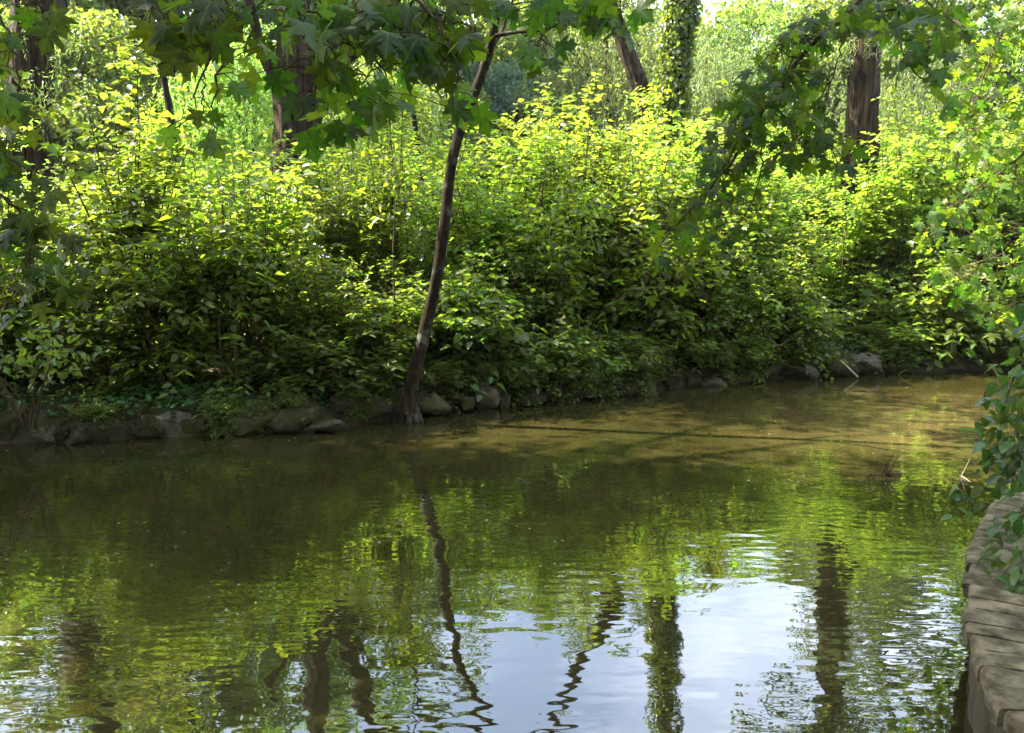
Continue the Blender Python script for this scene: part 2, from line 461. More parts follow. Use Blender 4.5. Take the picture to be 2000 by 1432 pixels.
# ------------------------------------------------------------------ bank stones
def rock_mesh(name, size, seed, mat, flat=.95):
    n, m = 44, 28
    th = np.linspace(0, 2 * PI, n, endpoint=False); ph = np.linspace(.02, PI - .02, m)
    V = []
    def se(c, e): return np.sign(c) * np.abs(c) ** e
    for p in ph:
        for t in th:
            d = np.array([se(math.sin(p), .5) * se(math.cos(t), .45), se(math.sin(p), .5) * se(math.sin(t), .45), se(math.cos(p), .45)])
            q = Vector(d * .9 + seed * 3.7)
            k = 1 + .3 * mnoise.noise(q) + .13 * mnoise.noise(q * 2.3)
            V.append(d * k)
    V = np.array(V)
    r = np.random.default_rng(int(seed * 100) + 3)
    for _ in range(11):
        nrm = r.normal(size=3); nrm /= np.linalg.norm(nrm)
        h = r.uniform(.52, .88)
        ex = V @ nrm - h
        V = V - np.where(ex > 0, ex, 0)[:, None] * nrm * flat
    for a in range(len(V)):
        q = Vector(V[a] + seed)
        V[a] *= 1 + .10 * mnoise.noise(q * 3.3) + .07 * mnoise.noise(q * 8) + .05 * min(0, mnoise.noise(q * 3.1) + .15) * 4 * .5
    V = V * np.array(size)
    idx = np.arange(n * m).reshape(m, n)
    a, b = idx[:-1], idx[1:]
    F = np.stack([a, b, np.roll(b, -1, 1), np.roll(a, -1, 1)], -1).reshape(-1, 4)
    top = np.array([idx[0][::-1]]); 
    return mesh_from(name, V, [F], mat, True)

STONES = [  # x0, x1, top, bottom, grey?, label
    (-45, 40, 792, 868, 0, 'dark mossy boulder beneath the thin upright stems of the multi-stemmed shrub'),
    (62, 138, 803, 834, 0, 'flat brown slab lying on a small whitish stone at the bank'),
    (58, 98, 828, 872, 1, 'small whitish stone tucked under a flat brown slab'),
    (100, 128, 832, 868, 0, 'dark narrow stone between whitish stone and long brown block'),
    (126, 234, 811, 865, 0, 'long brown rough block below the green ground cover patch'),
    (236, 292, 806, 838, 1, 'low grey stone between long brown block and dark mossy lump'),
    (262, 312, 826, 862, 0, 'dark mossy lump at water level beside the grey upright stone'),
    (310, 360, 802, 856, 1, 'grey upright stone narrowing towards the water below the ground cover'),
    (360, 398, 806, 855, 0, 'dark rooty stone between the two grey upright stones'),
    (400, 452, 804, 853, 1, 'grey stone with notched side, second upright one past the ground cover'),
    (450, 532, 795, 852, 0, 'wide moss covered rock with dark roots under a leafy shrub'),
    (530, 604, 784, 848, 0, 'broad dark mossy rock beside the stack of two rounded blocks'),
    (608, 662, 778, 812, 0, 'rounded brown block sitting on a paler block at the waterline'),
    (604, 668, 814, 850, 1, 'pale rounded block at the waterline beneath a brown block'),
    (655, 752, 770, 832, 0, 'big smooth brown boulder just beside the foot of the leaning trunk'),
    (808, 870, 764, 816, 0, 'olive brown rock next to the leaning trunk, on the driftwood side'),
    (866, 900, 762, 804, 0, 'thin brown rock second from the leaning trunk, on the driftwood side'),
    (898, 930, 772, 806, 0, 'dark gap stone beside the slanted grey slab'),
    (920, 978, 756, 802, 1, 'slanted grey slab leaning against a thin upright stone'),
    (973, 1000, 766, 798, 1, 'thin upright tan stone beside the slanted grey slab'),
    (1000, 1062, 758, 796, 0, 'smooth low tan rock under the overhanging bright leafy spray'),
    (1062, 1100, 742, 788, 0, 'reddish brown rock at the edge of the dark overhang'),
    (1104, 1150, 746, 784, 0, 'dark rock under the overhang, nearest the reddish brown rock'),
    (1156, 1204, 744, 780, 0, 'dark rock in the middle of the deep shrub overhang'),
    (1208, 1246, 742, 778, 0, 'dark rock at the far end of the deep shrub overhang'),
    (1244, 1284, 740, 772, 0, 'brown rock half hidden by hanging leaves beside a layered rock'),
    (1284, 1334, 730, 762, 0, 'layered tan rock with a ledge beside the dark water inlet'),
    (1338, 1372, 728, 758, 0, 'dark stone at the inlet between layered rock and pale wedge'),
    (1370, 1414, 736, 756, 1, 'small pale wedge shaped stone lying at the water edge'),
    (1414, 1440, 732, 754, 0, 'little dark stone between the pale wedge and an angular rock'),
    (1436, 1470, 726, 750, 1, 'small angular grey rock next to a large dark boulder'),
    (1460, 1518, 706, 746, 0, 'large dark boulder in shade under the forked pale twig'),
    (1520, 1592, 708, 744, 0, 'wide tan block beside a steep slanted stone'),
    (1568, 1606, 710, 744, 1, 'steep slanted stone between wide tan block and the driftwood rock'),
    (1608, 1682, 698, 738, 0, 'big flat brown rock crossed by the pale driftwood stick'),
    (1672, 1732, 698, 736, 1, 'smooth pale grey rock touching the tip of the driftwood stick'),
    (1734, 1784, 694, 732, 0, 'square mossy block just past the smooth pale grey rock'),
    (1788, 1838, 694, 728, 0, 'dim brown block last but one before the dark river bend'),
    (1842, 1884, 700, 728, 1, 'low rubbly stone last in row before the dark river bend'),
]
for i, (x0, x1, t, b, g, lab) in enumerate(STONES):
    cx = (x0 + x1) / 2
    base = ground(cx, b, -.02)
    Y = base[1]
    w = (x1 - x0) / F_PX * Y * .64
    h = (b - t) / F_PX * Y * .56 * rng.uniform(.85, 1.1)
    dpt = min(max(w * .8, .14), .3)
    me = rock_mesh('bank_stone', (w, dpt, h), i * 1.37 + .5, M['stone_grey'] if g else M['stone'])
    o = obj('bank_stone', me, loc=(base[0], Y + dpt * .55, h * .76 - .01 + (at(cx, b, Y)[2] if b < 840 and x0 in (62, 608) else 0)))
    if x0 == 62: o.location.z = .19 + .5 * h
    if x0 == 608: o.location.z = .25 + .35 * h
    o.rotation_euler = (rng.uniform(-.12, .12), rng.uniform(-.12, .12) + (.5 if x0 in (920, 1568) else 0), rng.uniform(-.35, .35))
    tag(o, lab, 'stone', 'stones edging the far bank')

# moss and dead roots on and between the stones
mb = MB()
bpy.context.view_layer.update()
for o in [q for q in bpy.data.objects if q.name.startswith('bank_stone')]:
    co = np.array([o.matrix_world @ v.co for v in o.data.vertices])
    lo, hi = co[:, 2].min(), co[:, 2].max()
    pk = np.array([mnoise.noise(Vector(c * 4.5)) for c in co])
    sel = co[(co[:, 2] > max(lo + .62 * (hi - lo), .06)) & (pk > .02)]
    if len(sel) < 10: continue
    q = sel[rng.integers(0, len(sel), int(len(sel) * 1.1))] + rng.normal(size=(int(len(sel) * 1.1), 3)) * .012
    leaves(mb, q, rng.normal(size=q.shape) + (0, -.3, .3), rng.normal(size=q.shape) * .5 + (0, -.3, 1), rng.uniform(.015, .04, len(q)), .6, NARROW)
n = 9000
xs = rng.uniform(-7, 9.5, n); d = rng.uniform(.03, .5, n) ** 1.0
ys = yfar(xs) + d
P = np.stack([xs, ys, gz(xs, ys) + .02 + .02 * rng.random(n)], -1)
dens = np.array([mnoise.noise(Vector((x * 1.6, y * 1.6, 2.0))) for x, y in zip(xs, ys)]) > -.05
P = P[dens]; n = len(P)
D = rng.normal(size=(n, 3)) * .8 + (0, -.3, .5)
leaves(mb, P, D, rng.normal(size=(n, 3)) * .4 + (0, -.5, 1), rng.uniform(.03, .07, n), .5, NARROW)
tag(obj('moss', mb.mesh('moss', M['moss'])), kind='stuff')

# ------------------------------------------------------------------ shrubs
def shrub_meshes(seed, h, spread, nst, nsh, leafL, width, shoot, step, mat, tpl=OVATE, low=.1, upright=.55):
    r = np.random.default_rng(seed)
    st, fo = MB(), MB()
    P0s, DRs, LNs = [], [], []
    nsh = int(nsh * 1.35)
    for i in range(nst):
        a = i * 2.4 + r.uniform(-.4, .4)
        lean = r.uniform(.15, 1.0) * spread
        hh = h * r.uniform(.72, 1.0) * (1 - .28 * (lean / spread) ** 2)
        t = np.linspace(0, 1, 9)
        wob = np.cumsum(r.normal(size=(9, 2)), 0) * .022 * h / 3
        path = np.stack([r.uniform(-.15, .15) + math.cos(a) * lean * t ** 1.4 + wob[:, 0],
                         r.uniform(-.15, .15) + math.sin(a) * lean * t ** 1.4 + wob[:, 1], hh * t], -1)
        tube(st, path, np.linspace(.014, .004, 9) * (h / 3) ** .5, 4, cap=False)
        tt = np.sort(r.uniform(low, 1, nsh)) ** .85
        pos = np.stack([np.interp(tt, t, path[:, k]) for k in range(3)], -1)
        az = np.arange(nsh) * 2.4 + r.uniform(0, 6)
        el = r.uniform(-.05, upright, nsh) + .25 * tt
        P0s.append(pos)
        DRs.append(np.stack([np.cos(az) * np.cos(el), np.sin(az) * np.cos(el), np.sin(el)], -1))
        LNs.append(shoot * r.uniform(.35, 1.4, nsh) * (1.1 - .55 * tt))
        P0s.append(path[-1:]); DRs.append(np.array([[.2, .1, 1.0]])); LNs.append(np.array([shoot * .5]))
    P0, DR, LN = map(np.concatenate, (P0s, DRs, LNs))
    ends = P0 + DR * LN[:, None] * .6
    keep = np.array([mnoise.noise(Vector(e * 1.5 + seed * 7.3)) > -.13 for e in ends]) | (DR[:, 2] > .95)
    P0, DR, LN = P0[keep], DR[keep], LN[keep]
    S = len(P0)
    droop = r.uniform(.15, .55, S)
    for i in range(S):
        q = np.array([0, .5, 1.0])[:, None]
        pts = P0[i] + DR[i] * q * LN[i] - np.array([0, 0, 1]) * droop[i] * LN[i] * q ** 2
        tube(st, pts, [.0045, .003, .0015], 3, cap=False)
    K = int(np.ceil(LN.max() / step))
    s = (np.arange(K) + .6)[None] * step / LN[:, None]
    mask = s < 1.02
    s = s + r.normal(size=s.shape) * .02
    pos = P0[:, None] + DR[:, None] * (s * LN[:, None])[..., None]
    pos[..., 2] -= droop[:, None] * LN[:, None] * s ** 2
    tan = np.broadcast_to(DR[:, None], pos.shape).copy(); tan[..., 2] -= 2 * droop[:, None] * s
    side = np.cross(tan, np.array([0, 0, 1.0])); side /= np.linalg.norm(side, axis=-1)[..., None] + 1e-9
    sg = np.where(np.arange(K) % 2 == 0, 1.0, -1.0)[None, :, None]
    D = tan * .55 + side * sg * .9 + r.normal(size=pos.shape) * .22
    D[..., 2] -= .12
    N = np.array([0, 0, 1.0]) + r.normal(size=pos.shape) * .38
    P, D, N = pos[mask], D[mask], N[mask]
    leaves(fo, P, D, N, leafL * r.uniform(.6, 1.2, len(P)), width, tpl)
    return st.mesh('stems', M['stem'], True), fo.mesh('foliage', M[mat])

PROTO = {}
def proto(key, *a, **k):
    PROTO[key] = shrub_meshes(*a, **k)
# height classes; the reference height is the first number
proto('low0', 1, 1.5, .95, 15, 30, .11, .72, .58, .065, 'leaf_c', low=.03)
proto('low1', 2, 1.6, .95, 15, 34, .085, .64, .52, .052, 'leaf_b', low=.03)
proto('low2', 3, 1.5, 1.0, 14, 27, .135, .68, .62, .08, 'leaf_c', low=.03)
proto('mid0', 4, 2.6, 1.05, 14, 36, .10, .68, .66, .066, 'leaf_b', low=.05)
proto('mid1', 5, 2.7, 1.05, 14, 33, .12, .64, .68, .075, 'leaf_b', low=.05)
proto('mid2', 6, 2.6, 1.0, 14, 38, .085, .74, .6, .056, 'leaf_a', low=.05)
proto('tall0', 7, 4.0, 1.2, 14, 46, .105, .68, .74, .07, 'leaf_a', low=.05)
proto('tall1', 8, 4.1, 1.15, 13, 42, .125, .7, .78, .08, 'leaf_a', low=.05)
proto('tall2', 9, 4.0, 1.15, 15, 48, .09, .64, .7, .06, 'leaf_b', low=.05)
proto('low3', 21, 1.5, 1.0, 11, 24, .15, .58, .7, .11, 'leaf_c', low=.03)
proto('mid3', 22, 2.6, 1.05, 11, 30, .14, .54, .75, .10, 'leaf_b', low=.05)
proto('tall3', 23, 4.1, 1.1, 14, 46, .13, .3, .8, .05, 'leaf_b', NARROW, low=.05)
REFH = {'low': 1.5, 'mid': 2.6, 'tall': 4.0}
LOOK = {'low0': 'low dark green shrub', 'low1': 'low mid green fine leaved shrub', 'low2': 'low dark broad leaved shrub',
        'mid0': 'mid height green shrub', 'mid1': 'mid height pointed leaf shrub', 'mid2': 'mid height yellowish green shrub',
        'low3': 'low dark large leaved shrub', 'mid3': 'mid height large leaved green shrub', 'tall3': 'tall narrow leaved green shrub',
        'tall0': 'tall sunlit yellow green shrub', 'tall1': 'tall bright broad leaved shrub', 'tall2': 'tall fine leaved green shrub'}
ORD = ['nearest', 'second', 'third', 'fourth', 'fifth', 'sixth', 'seventh', 'eighth', 'ninth', 'tenth', 'eleventh', 'twelfth', 'thirteenth', 'fourteenth', 'fifteenth', 'sixteenth', 'seventeenth', 'eighteenth', 'nineteenth', 'twentieth']

FIRST = {}
def place_shrub(key, x, y, rz, scale, label, group):
    loc = (x, y, gz1(x, y) - .03)
    if key not in FIRST:
        st, fo = PROTO[key]
        t = thing('shrub', label, 'shrub', loc, rz, scale, group)
        obj('stems', st, t); obj('foliage', fo, t)
        FIRST[key] = t
        return t
    return dup(FIRST[key], label, loc, rz, scale, group)

TRUNK_X = ground(800, 822)[0]
# profile of the top of the thicket in the photo (px -> py)
TOPX = [-300, 0, 150, 250, 400, 520, 640, 760, 850, 960, 1050, 1110, 1180, 1260, 1340, 1450, 1560, 1650, 1760, 1900, 2050, 2400]
TOPY = [280, 280, 300, 265, 270, 275, 275, 225, 215, 225, 225, 185, 205, 200, 205, 215, 245, 265, 225, 220, 180, 180]
ROWS = [  # name in labels, offset behind the bank, step, classes, function for the top pixel
    ('front row', .42, .8, 'low', lambda px: 600),
    ('second row', 1.2, .9, 'mid', lambda px: 470),
    ('third row', 2.1, .95, 'tall', lambda px: 60 + np.interp(px, TOPX, TOPY)),
    ('fourth row', 3.3, 1.0, 'tall', lambda px: 10 + np.interp(px, TOPX, TOPY)),
    ('fifth row', 4.9, 1.3, 'tall', lambda px: np.interp(px, TOPX, TOPY)),
    ('sixth row', 7.6, 1.7, 'tall', lambda px: 20 + np.interp(px, TOPX, TOPY)),
    ('rearmost row', 11.5, 2.3, 'tall', lambda px: 20 + np.interp(px, TOPX, TOPY)),
]
for ri, (rname, off, step, cls, topf) in enumerate(ROWS):
    r = np.random.default_rng(50 + ri)
    spots = []
    x = -8.6 - 1.1 * ri
    xmax = 11.5 + 1.8 * ri
    while x < xmax:
        y = yfar(x) + off + r.uniform(-.2, .25)
        px = 1000 + F_PX * x / y
        x_ = x
        x += step * r.uniform(.8, 1.2)
        # open patch of ground cover at the bank
        if ri == 0 and 170 < px < 440: continue
        if ri == 0 and 740 < px < 850: continue
        if ri < 4 and r.random() < (.12, .16, .2, .14)[ri]: continue
        ty = topf(px) + r.normal() * (90, 105, 85, 42, 34, 26, 26)[ri]
        H = 2.2 + (HORIZON - ty) / F_PX * y - gz1(x_, y)
        k = r.integers(0, 4)
        if cls == 'low':
            H *= r.uniform(.85, 1.2)
            if px < 700: k = r.choice([0, 2, 3])
            H = min(H, 2.6)
        if ri == 0 and px < 740: y += .22
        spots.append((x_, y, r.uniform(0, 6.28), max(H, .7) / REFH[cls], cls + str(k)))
    for side in (-1, 1):
        ss = sorted([s for s in spots if (s[0] - TRUNK_X) * side >= 0], key=lambda s: abs(s[0] - TRUNK_X))
        for j, (x_, y, rz, scl, key) in enumerate(ss):
            to = 'towards ivy-clad tree' if side > 0 else 'towards ground cover'
            lab = f'{LOOK[key]}, {rname}, {ORD[j]} from leaning trunk {to}'
            wmax = 1.35 + .1 * max(ri - 3, 0)
            place_shrub(key, x_, y, rz, (min(max(scl, .85), wmax), min(max(scl, .85), wmax), scl), lab, f'thicket shrubs, {rname}')

TRAIL = [(440, 'small dark plant over the notched grey stone'), (565, 'small leafy plant hanging above the broad dark mossy rock'), (500, 'small dark plant crowning the wide moss covered rock'), (690, 'small plant spilling onto the big smooth brown boulder'), (845, 'pale flecked plant beside the foot of the leaning trunk'), (905, 'small plant over the thin brown rock'),
         (960, 'bright leafy spray over the slanted grey slab'), (1020, 'bright leafy spray over the smooth low tan rock'), (1090, 'dark plant overhanging the reddish brown rock'),
         (1130, 'dark plant hanging low to the water, nearest the reddish brown rock'), (1175, 'dark plant hanging in the middle of the deep overhang'), (1225, 'dark plant hanging at the far end of the deep overhang'),
         (1265, 'pale leaved plant trailing beside the layered rock'), (1400, 'bright sunlit sprig plant over the small pale wedge stone'), (1465, 'small plant above the large dark boulder'), (1560, 'small plant above the wide tan block'),
         (1760, 'dark plant above the square mossy block'), (180, 'low dark plant above the long brown rough block')]
r = np.random.default_rng(88)
for px, lab in TRAIL:
    w = ground(px, np.interp(px, [0, 350, 760, 1080, 1390, 1900], [870, 858, 826, 786, 752, 727]))
    x = w[0]; y = yfar(x) + r.uniform(.12, .3)
    k = 'low1' if lab.startswith(('bright', 'pale')) else 'low' + str(r.choice([0, 2]))
    sc_ = r.uniform(.42, .62) * (.62 if px < 740 else 1)
    place_shrub(k, x, y, r.uniform(0, 6.28), (sc_ * 1.0, sc_ * 1.0, sc_ * .95), lab, 'plants trailing over the bank stones')

# thin bare saplings standing in the thicket
for q, (pts, rad, lab) in enumerate((([(428, 640), (432, 560), (436, 470), (434, 400)], .018, 'thin straight dark sapling stem above the ground cover'),
                                     ([(458, 655), (466, 610), (482, 565), (500, 545)], .028, 'short slanting dark stem beside the thin straight sapling'),
                                     ([(1098, 600), (1104, 520), (1112, 440), (1108, 380)], .016, 'thin dark stem in the shadow gap between leaning trunk and ivy-clad tree'),
                                     ([(1130, 600), (1128, 530), (1134, 460), (1140, 390)], .014, 'very thin stem second in the shadow gap beneath the hollow'),
                                     ([(1066, 610), (1072, 560), (1068, 480), (1076, 420)], .013, 'very thin stem in the shadow gap, closest to the leaning trunk'),
                                     ([(770, 560), (768, 480), (774, 400), (772, 330)], .014, 'thin pale stem rising beside the leaning trunk'))):
    xm = (pts[0][0] - 1000) / F_PX
    Y = yfar(xm * 11) + .95
    p = spline([at(a, b, Y) for a, b in pts], 16)
    b0 = np.array([p[0][0], p[0][1], gz1(p[0][0], p[0][1])])
    t = thing('sapling', lab, 'sapling', tuple(b0))
    mb = MB(); tube(mb, np.vstack([b0[None] - (0, 0, .05), p]) - b0, np.linspace(rad, rad * .5, 17), 7, bump=.15)
    obj('stem', mb.mesh('stem', M['twig'], True), t)
    mb = MB(); n = 160
    P = p[r.integers(7, 16, n)] + r.normal(size=(n, 3)) * (.22, .22, .15) + (0, 0, .1)
    leaves(mb, P - b0, r.normal(size=(n, 3)) + (0, 0, -.2), r.normal(size=(n, 3)) * .4 + (0, 0, 1), r.uniform(.06, .11, n), .68, OVATE)
    obj('foliage', mb.mesh('foliage', M['leaf_b']), t)

# thin upright stems shrub at the far end of the bank stones
def stemmy():
    base = ground(38, 862, .25)
    t = thing('shrub', 'multi-stemmed shrub with bare pale upright stems growing from the mossy boulder', 'shrub', (base[0], base[1] + .25, .28))
    st, fo = MB(), MB()
    r = np.random.default_rng(77)
    ends = []
    for i in range(9):
        a = r.uniform(-1.3, 1.0); L = r.uniform(.9, 1.5)
        p = spline([(r.uniform(-.06, .06), r.uniform(-.06, .06), 0), (a * .25, r.uniform(-.2, .1), L * .5), (a * .75, r.uniform(-.4, .2), L)], 9)
        tube(st, p, np.linspace(.014, .006, 9), 5)
        for q in p[5:]:
            ends += [q] * 5
    E = np.array(ends); n = len(E) * 3
    P = np.repeat(E, 3, 0) + r.normal(size=(n, 3)) * (.2, .2, .12)
    leaves(fo, P, r.normal(size=(n, 3)) + (0, 0, -.2), r.normal(size=(n, 3)) * .4 + (0, 0, 1), r.uniform(.05, .11, n), .66, OVATE)
    obj('stems', st.mesh('stems', M['stem'], True), t); obj('foliage', fo.mesh('foliage', M['leaf_c']), t)
stemmy()

# ground cover
mb = MB()
r = np.random.default_rng(21)
n = 9000
xs = r.uniform(-7.5, 9, n); off = r.uniform(.3, 1.3, n)
px = 1000 + F_PX * xs / (yfar(xs) + off)
keep = ((px > 150) & (px < 470)) | (r.random(n) < .35)
xs, off = xs[keep], off[keep]; ys = yfar(xs) + off; n = len(xs)
P = np.stack([xs, ys, gz(xs, ys) + r.uniform(.03, .13, n)], -1)
leaves(mb, P, r.normal(size=(n, 3)) * (1, 1, .3) + (0, -.3, 0), r.normal(size=(n, 3)) * .35 + (0, -.3, 1), r.uniform(.04, .085, n), .85, OVATE)
tag(obj('ground_cover', mb.mesh('ground_cover', M['leaf_d'])), kind='stuff')

# ------------------------------------------------------------------ trees
def crown_leaves(mb, r, centres, crad, nleaf, leafL, width=.7, flat=.6, tpl=OVATE, hang=0.0, up=1.0):
    C = np.asarray(centres, float)
    k = len(C)
    crad = np.broadcast_to(np.asarray(crad, float), (k,))
    P = np.repeat(C, nleaf, 0)
    g = r.normal(size=(k * nleaf, 3)); g /= np.linalg.norm(g, axis=1)[:, None]
    rad = r.random(k * nleaf) ** .5
    g = g * rad[:, None] * np.repeat(crad, nleaf)[:, None] * np.array([1, 1, flat])
    P = P + g
    D = g / (np.repeat(crad, nleaf)[:, None]) + r.normal(size=P.shape) * .6
    D[:, 2] -= .25 + hang
    N = r.normal(size=P.shape) * .55 + (0, 0, up)
    leaves(mb, P, D, N, leafL * r.uniform(.6, 1.25, len(P)), width, tpl)

def strands(mb, r, tops, length, step, leafL, width=.22):
    """hanging willow strands"""
    for p in tops:
        L = length * r.uniform(.5, 1.2)
        n = max(3, int(L / step))
        s = np.linspace(0, 1, n)
        dx, dy = r.normal(size=2) * .25
        pts = np.stack([p[0] + dx * L * s ** .6, p[1] + dy * L * s ** .6, p[2] - L * s ** 1.25], -1) + r.normal(size=(n, 3)) * .02
        D = r.normal(size=(n, 3)) * .55 + (dx, dy, -.75)
        leaves(mb, pts, D, r.normal(size=(n, 3)), leafL * r.uniform(.7, 1.2, n), width, NARROW)

def px_path(pts, n):
    return spline([at(px, py, Y) for px, py, Y in pts], n)

def blob_centres(r, c, R, k, shell=.5):
    g = r.normal(size=(k, 3)); g /= np.linalg.norm(g, axis=1)[:, None]
    rad = (shell + (1 - shell) * r.random(k))
    return np.asarray(c) + g * rad[:, None] * np.asarray(R)

def add_trunk(t, paths, loc, mat, seg=44, furrow=.16, n=60, name='trunk', smooth=True):
    """paths: list of (world path, r0, r1)"""
    out = None
    for i, (p, r0, r1) in enumerate(paths):
        mb = MB()
        tube(mb, np.asarray(p) - np.asarray(loc), np.linspace(r0, r1, len(p)) if np.isscalar(r0) else r0, seg, bump=.12, bscale=5, seed=i * 3.1 + loc[0], furrow=furrow)
        o = obj(name if i == 0 else 'limb', mb.mesh(name, M[mat], smooth), t)
        out = out or o
    return out

def limbs_up(r, top, k, length, spread):
    res = []
    for i in range(k):
        a = i * 2 * PI / k + r.uniform(-.5, .5)
        e = np.array([math.cos(a) * spread, math.sin(a) * spread, length * r.uniform(.6, 1.0)])
        res.append(spline([top, top + e * .45 + (0, 0, .15 * length), top + e], 8))
    return res

def big_tree(label, px_pts, r0, r1, crown_h, crown_R, k, nleaf, leafL, mat, bark, seed, extra=(), name='tree', furrow=.3, shell=.35, crown_off=(0, 0, 0)):
    r = np.random.default_rng(seed)
    W = [at(*p) for p in px_pts]
    b = W[0].copy(); gb = gz1(b[0], b[1])
    d = W[0] - W[1]
    foot = np.array([b[0] + d[0] / (d[2] - 1e-6) * (gb - b[2]) * .6, b[1], gb - .15])
    up = W[-1] - W[-2]; up /= np.linalg.norm(up)
    top = W[-1] + up * (crown_h - W[-1][2]) / max(up[2], .5)
    path = spline([foot] + W + [top], 70)
    loc = tuple(foot)
    t = thing(name, label, 'tree', loc)
    n = len(path); rr = np.interp(np.linspace(0, 1, n), [0, .04, .12, .6, 1], [r0 * 1.5, r0 * 1.18, r0, r1, r1 * .55])
    paths = [(path, rr, None)]
    for ex, e0, e1 in extra:
        paths.append((px_path(ex, 26), e0, e1))
    for lp in limbs_up(r, top, 5, crown_R[2] * .9, crown_R[0] * .7):
        paths.append((lp, r1 * .45, .03))
    add_trunk(t, paths, loc, bark, furrow=furrow)
    mb = MB()
    C = blob_centres(r, top + np.array([0, 0, crown_R[2] * .55]) + crown_off, crown_R, k, shell)
    crown_leaves(mb, r, C - foot, r.uniform(.5, 1.0, k) * crown_R[0] * .32, nleaf, leafL)
    obj('crown', mb.mesh('crown', M[mat]), t)
    return t, foot

# leaning tree at the water
YL = 10.35
lean_pts = [(793, 806, YL), (800, 770, YL), (812, 720, YL), (831, 640, YL), (850, 560, YL), (864, 470, YL), (872, 400, YL), (884, 310, YL), (904, 240, YL), (924, 190, YL), (946, 130, YL), (962, 70, YL), (972, 0, YL), (985, -150, YL), (990, -330, YL)]
path = px_path(lean_pts, 80)
foot = np.array([path[0][0], path[0][1] + .02, 0.0])
lt = thing('leaning_tree', 'slender dark leaning tree growing from the bank stones at the water edge', 'tree', tuple(foot))
wpx = np.interp(np.linspace(0, 1, 80), [0, .05, .12, .25, .5, .8, 1], [48, 32, 26, 23, 20, 17, 11])
mb = MB(); tube(mb, path - foot, wpx / 2 / F_PX * YL, 16, bump=.1, bscale=14, furrow=.06)
obj('trunk', mb.mesh('trunk', M['bark_smooth'], True), lt)
for pts, a, b in (([(955, 72, YL), (1010, 62, YL - .2), (1062, 57, YL - .5), (1130, 25, YL - .9), (1190, -30, YL - 1.2)], .028, .014),
                  ([(950, 110, YL), (985, 50, YL + .3), (1010, -30, YL + .5)], .03, .015),
                  ([(900, 250, YL), (860, 190, YL + .3), (830, 120, YL + .5)], .018, .008)):
    mb = MB(); tube(mb, px_path(pts, 14) - foot, np.linspace(a, b, 14), 7)
    obj('limb', mb.mesh('limb', M['bark_smooth'], True), lt)
r = np.random.default_rng(31)
mb = MB()
C = blob_centres(r, path[-1] + np.array([.3, 0.2, .3]) - foot, (1.8, 1.5, 1.0), 12, .2)
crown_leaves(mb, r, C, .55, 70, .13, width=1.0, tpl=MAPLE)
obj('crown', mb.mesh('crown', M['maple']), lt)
# rooty foot
mb = MB()
for a in np.linspace(-2.9, -.2, 6):
    p = spline([(0, 0, .42), (math.cos(a) * .12, math.sin(a) * .1, .2), (math.cos(a) * .24, math.sin(a) * .17, -.1)], 8)
    tube(mb, p, np.linspace(.07, .035, 8), 7, bump=.25, bscale=6, seed=a)
obj('root', mb.mesh('root', M['bark_smooth'], True), lt)

BT = []
t, f = big_tree('thick rough-barked tree with willow sprigs across its trunk', [(54, 290, 17), (56, 200, 17), (60, 100, 17), (64, 0, 17), (66, -60, 17)], .46, .40, 10.0, (3.4, 3.2, 3.8), 36, 150, .16, 'far_b', 'bark', 101)
# willow sprigs before the trunk
mb = MB(); r = np.random.default_rng(5)
tops = [at(px, py, 16.4 + r.uniform(-.3, .2)) - f for px, py in zip(r.uniform(40, 190, 40), r.uniform(-20, 230, 40))]
strands(mb, r, tops, 1.0, .03, .11, .16)
obj('sprigs', mb.mesh('sprigs', M['willow']), t)

t, f = big_tree('forked thick brown tree with two rising trunks and side limbs', [(572, 330, 18), (576, 250, 18), (577, 150, 18), (574, 50, 18), (570, -40, 18)], .47, .38, 10.2, (3.8, 1.7, 1.8), 44, 90, .15, 'far_b', 'bark', 102, crown_off=(-1.2, -4.0, .6),
                extra=(([(596, 290, 18), (612, 190, 18.1), (636, 90, 18.2), (656, 10, 18.3), (668, -80, 18.4), (690, -200, 18.6)], .3, .2),
                       ([(548, 165, 18), (520, 120, 18), (505, 75, 18), (492, 20, 18), (470, -60, 18)], .13, .09),
                       ([(612, 200, 18.1), (650, 140, 18), (690, 105, 18), (740, 75, 17.9), (800, 20, 17.8)], .15, .08)))
t, f = big_tree('tall straight tree trunk completely clad in ivy', [(1309, 280, 19), (1311, 240, 19), (1316, 150, 19), (1325, 60, 19), (1333, -20, 19), (1340, -80, 19)], .30, .27, 13.5, (2.0, 2.0, 2.0), 16, 140, .15, 'far_b', 'bark', 103, name='ivy_tree')
mb = MB(); r = np.random.default_rng(6)
n = 6500
pz = spline([at(*p) for p in [(1308, 420, 19), (1309, 280, 19), (1311, 240, 19), (1316, 150, 19), (1325, 60, 19), (1333, -20, 19), (1352, -240, 19)]], 200)
ii = r.integers(0, 200, n); aa = r.uniform(0, 2 * PI, n)
O = np.stack([np.cos(aa), np.sin(aa), np.zeros(n)], -1)
bulge = np.array([1 + .22 * mnoise.noise(Vector((math.cos(a) * 1.5, math.sin(a) * 1.5, i * .06))) for a, i in zip(aa, ii)])
P = pz[ii] + O * (.33 * bulge + r.uniform(-.02, .12, n) * r.random(n))[:, None] + r.normal(size=(n, 3)) * .02
leaves(mb, P - f, r.normal(size=(n, 3)) * .5 + (0, 0, -.8), O + r.normal(size=(n, 3)) * .45, r.uniform(.06, .12, n), .95, OVATE)
obj('ivy', mb.mesh('ivy', M['ivy']), t)

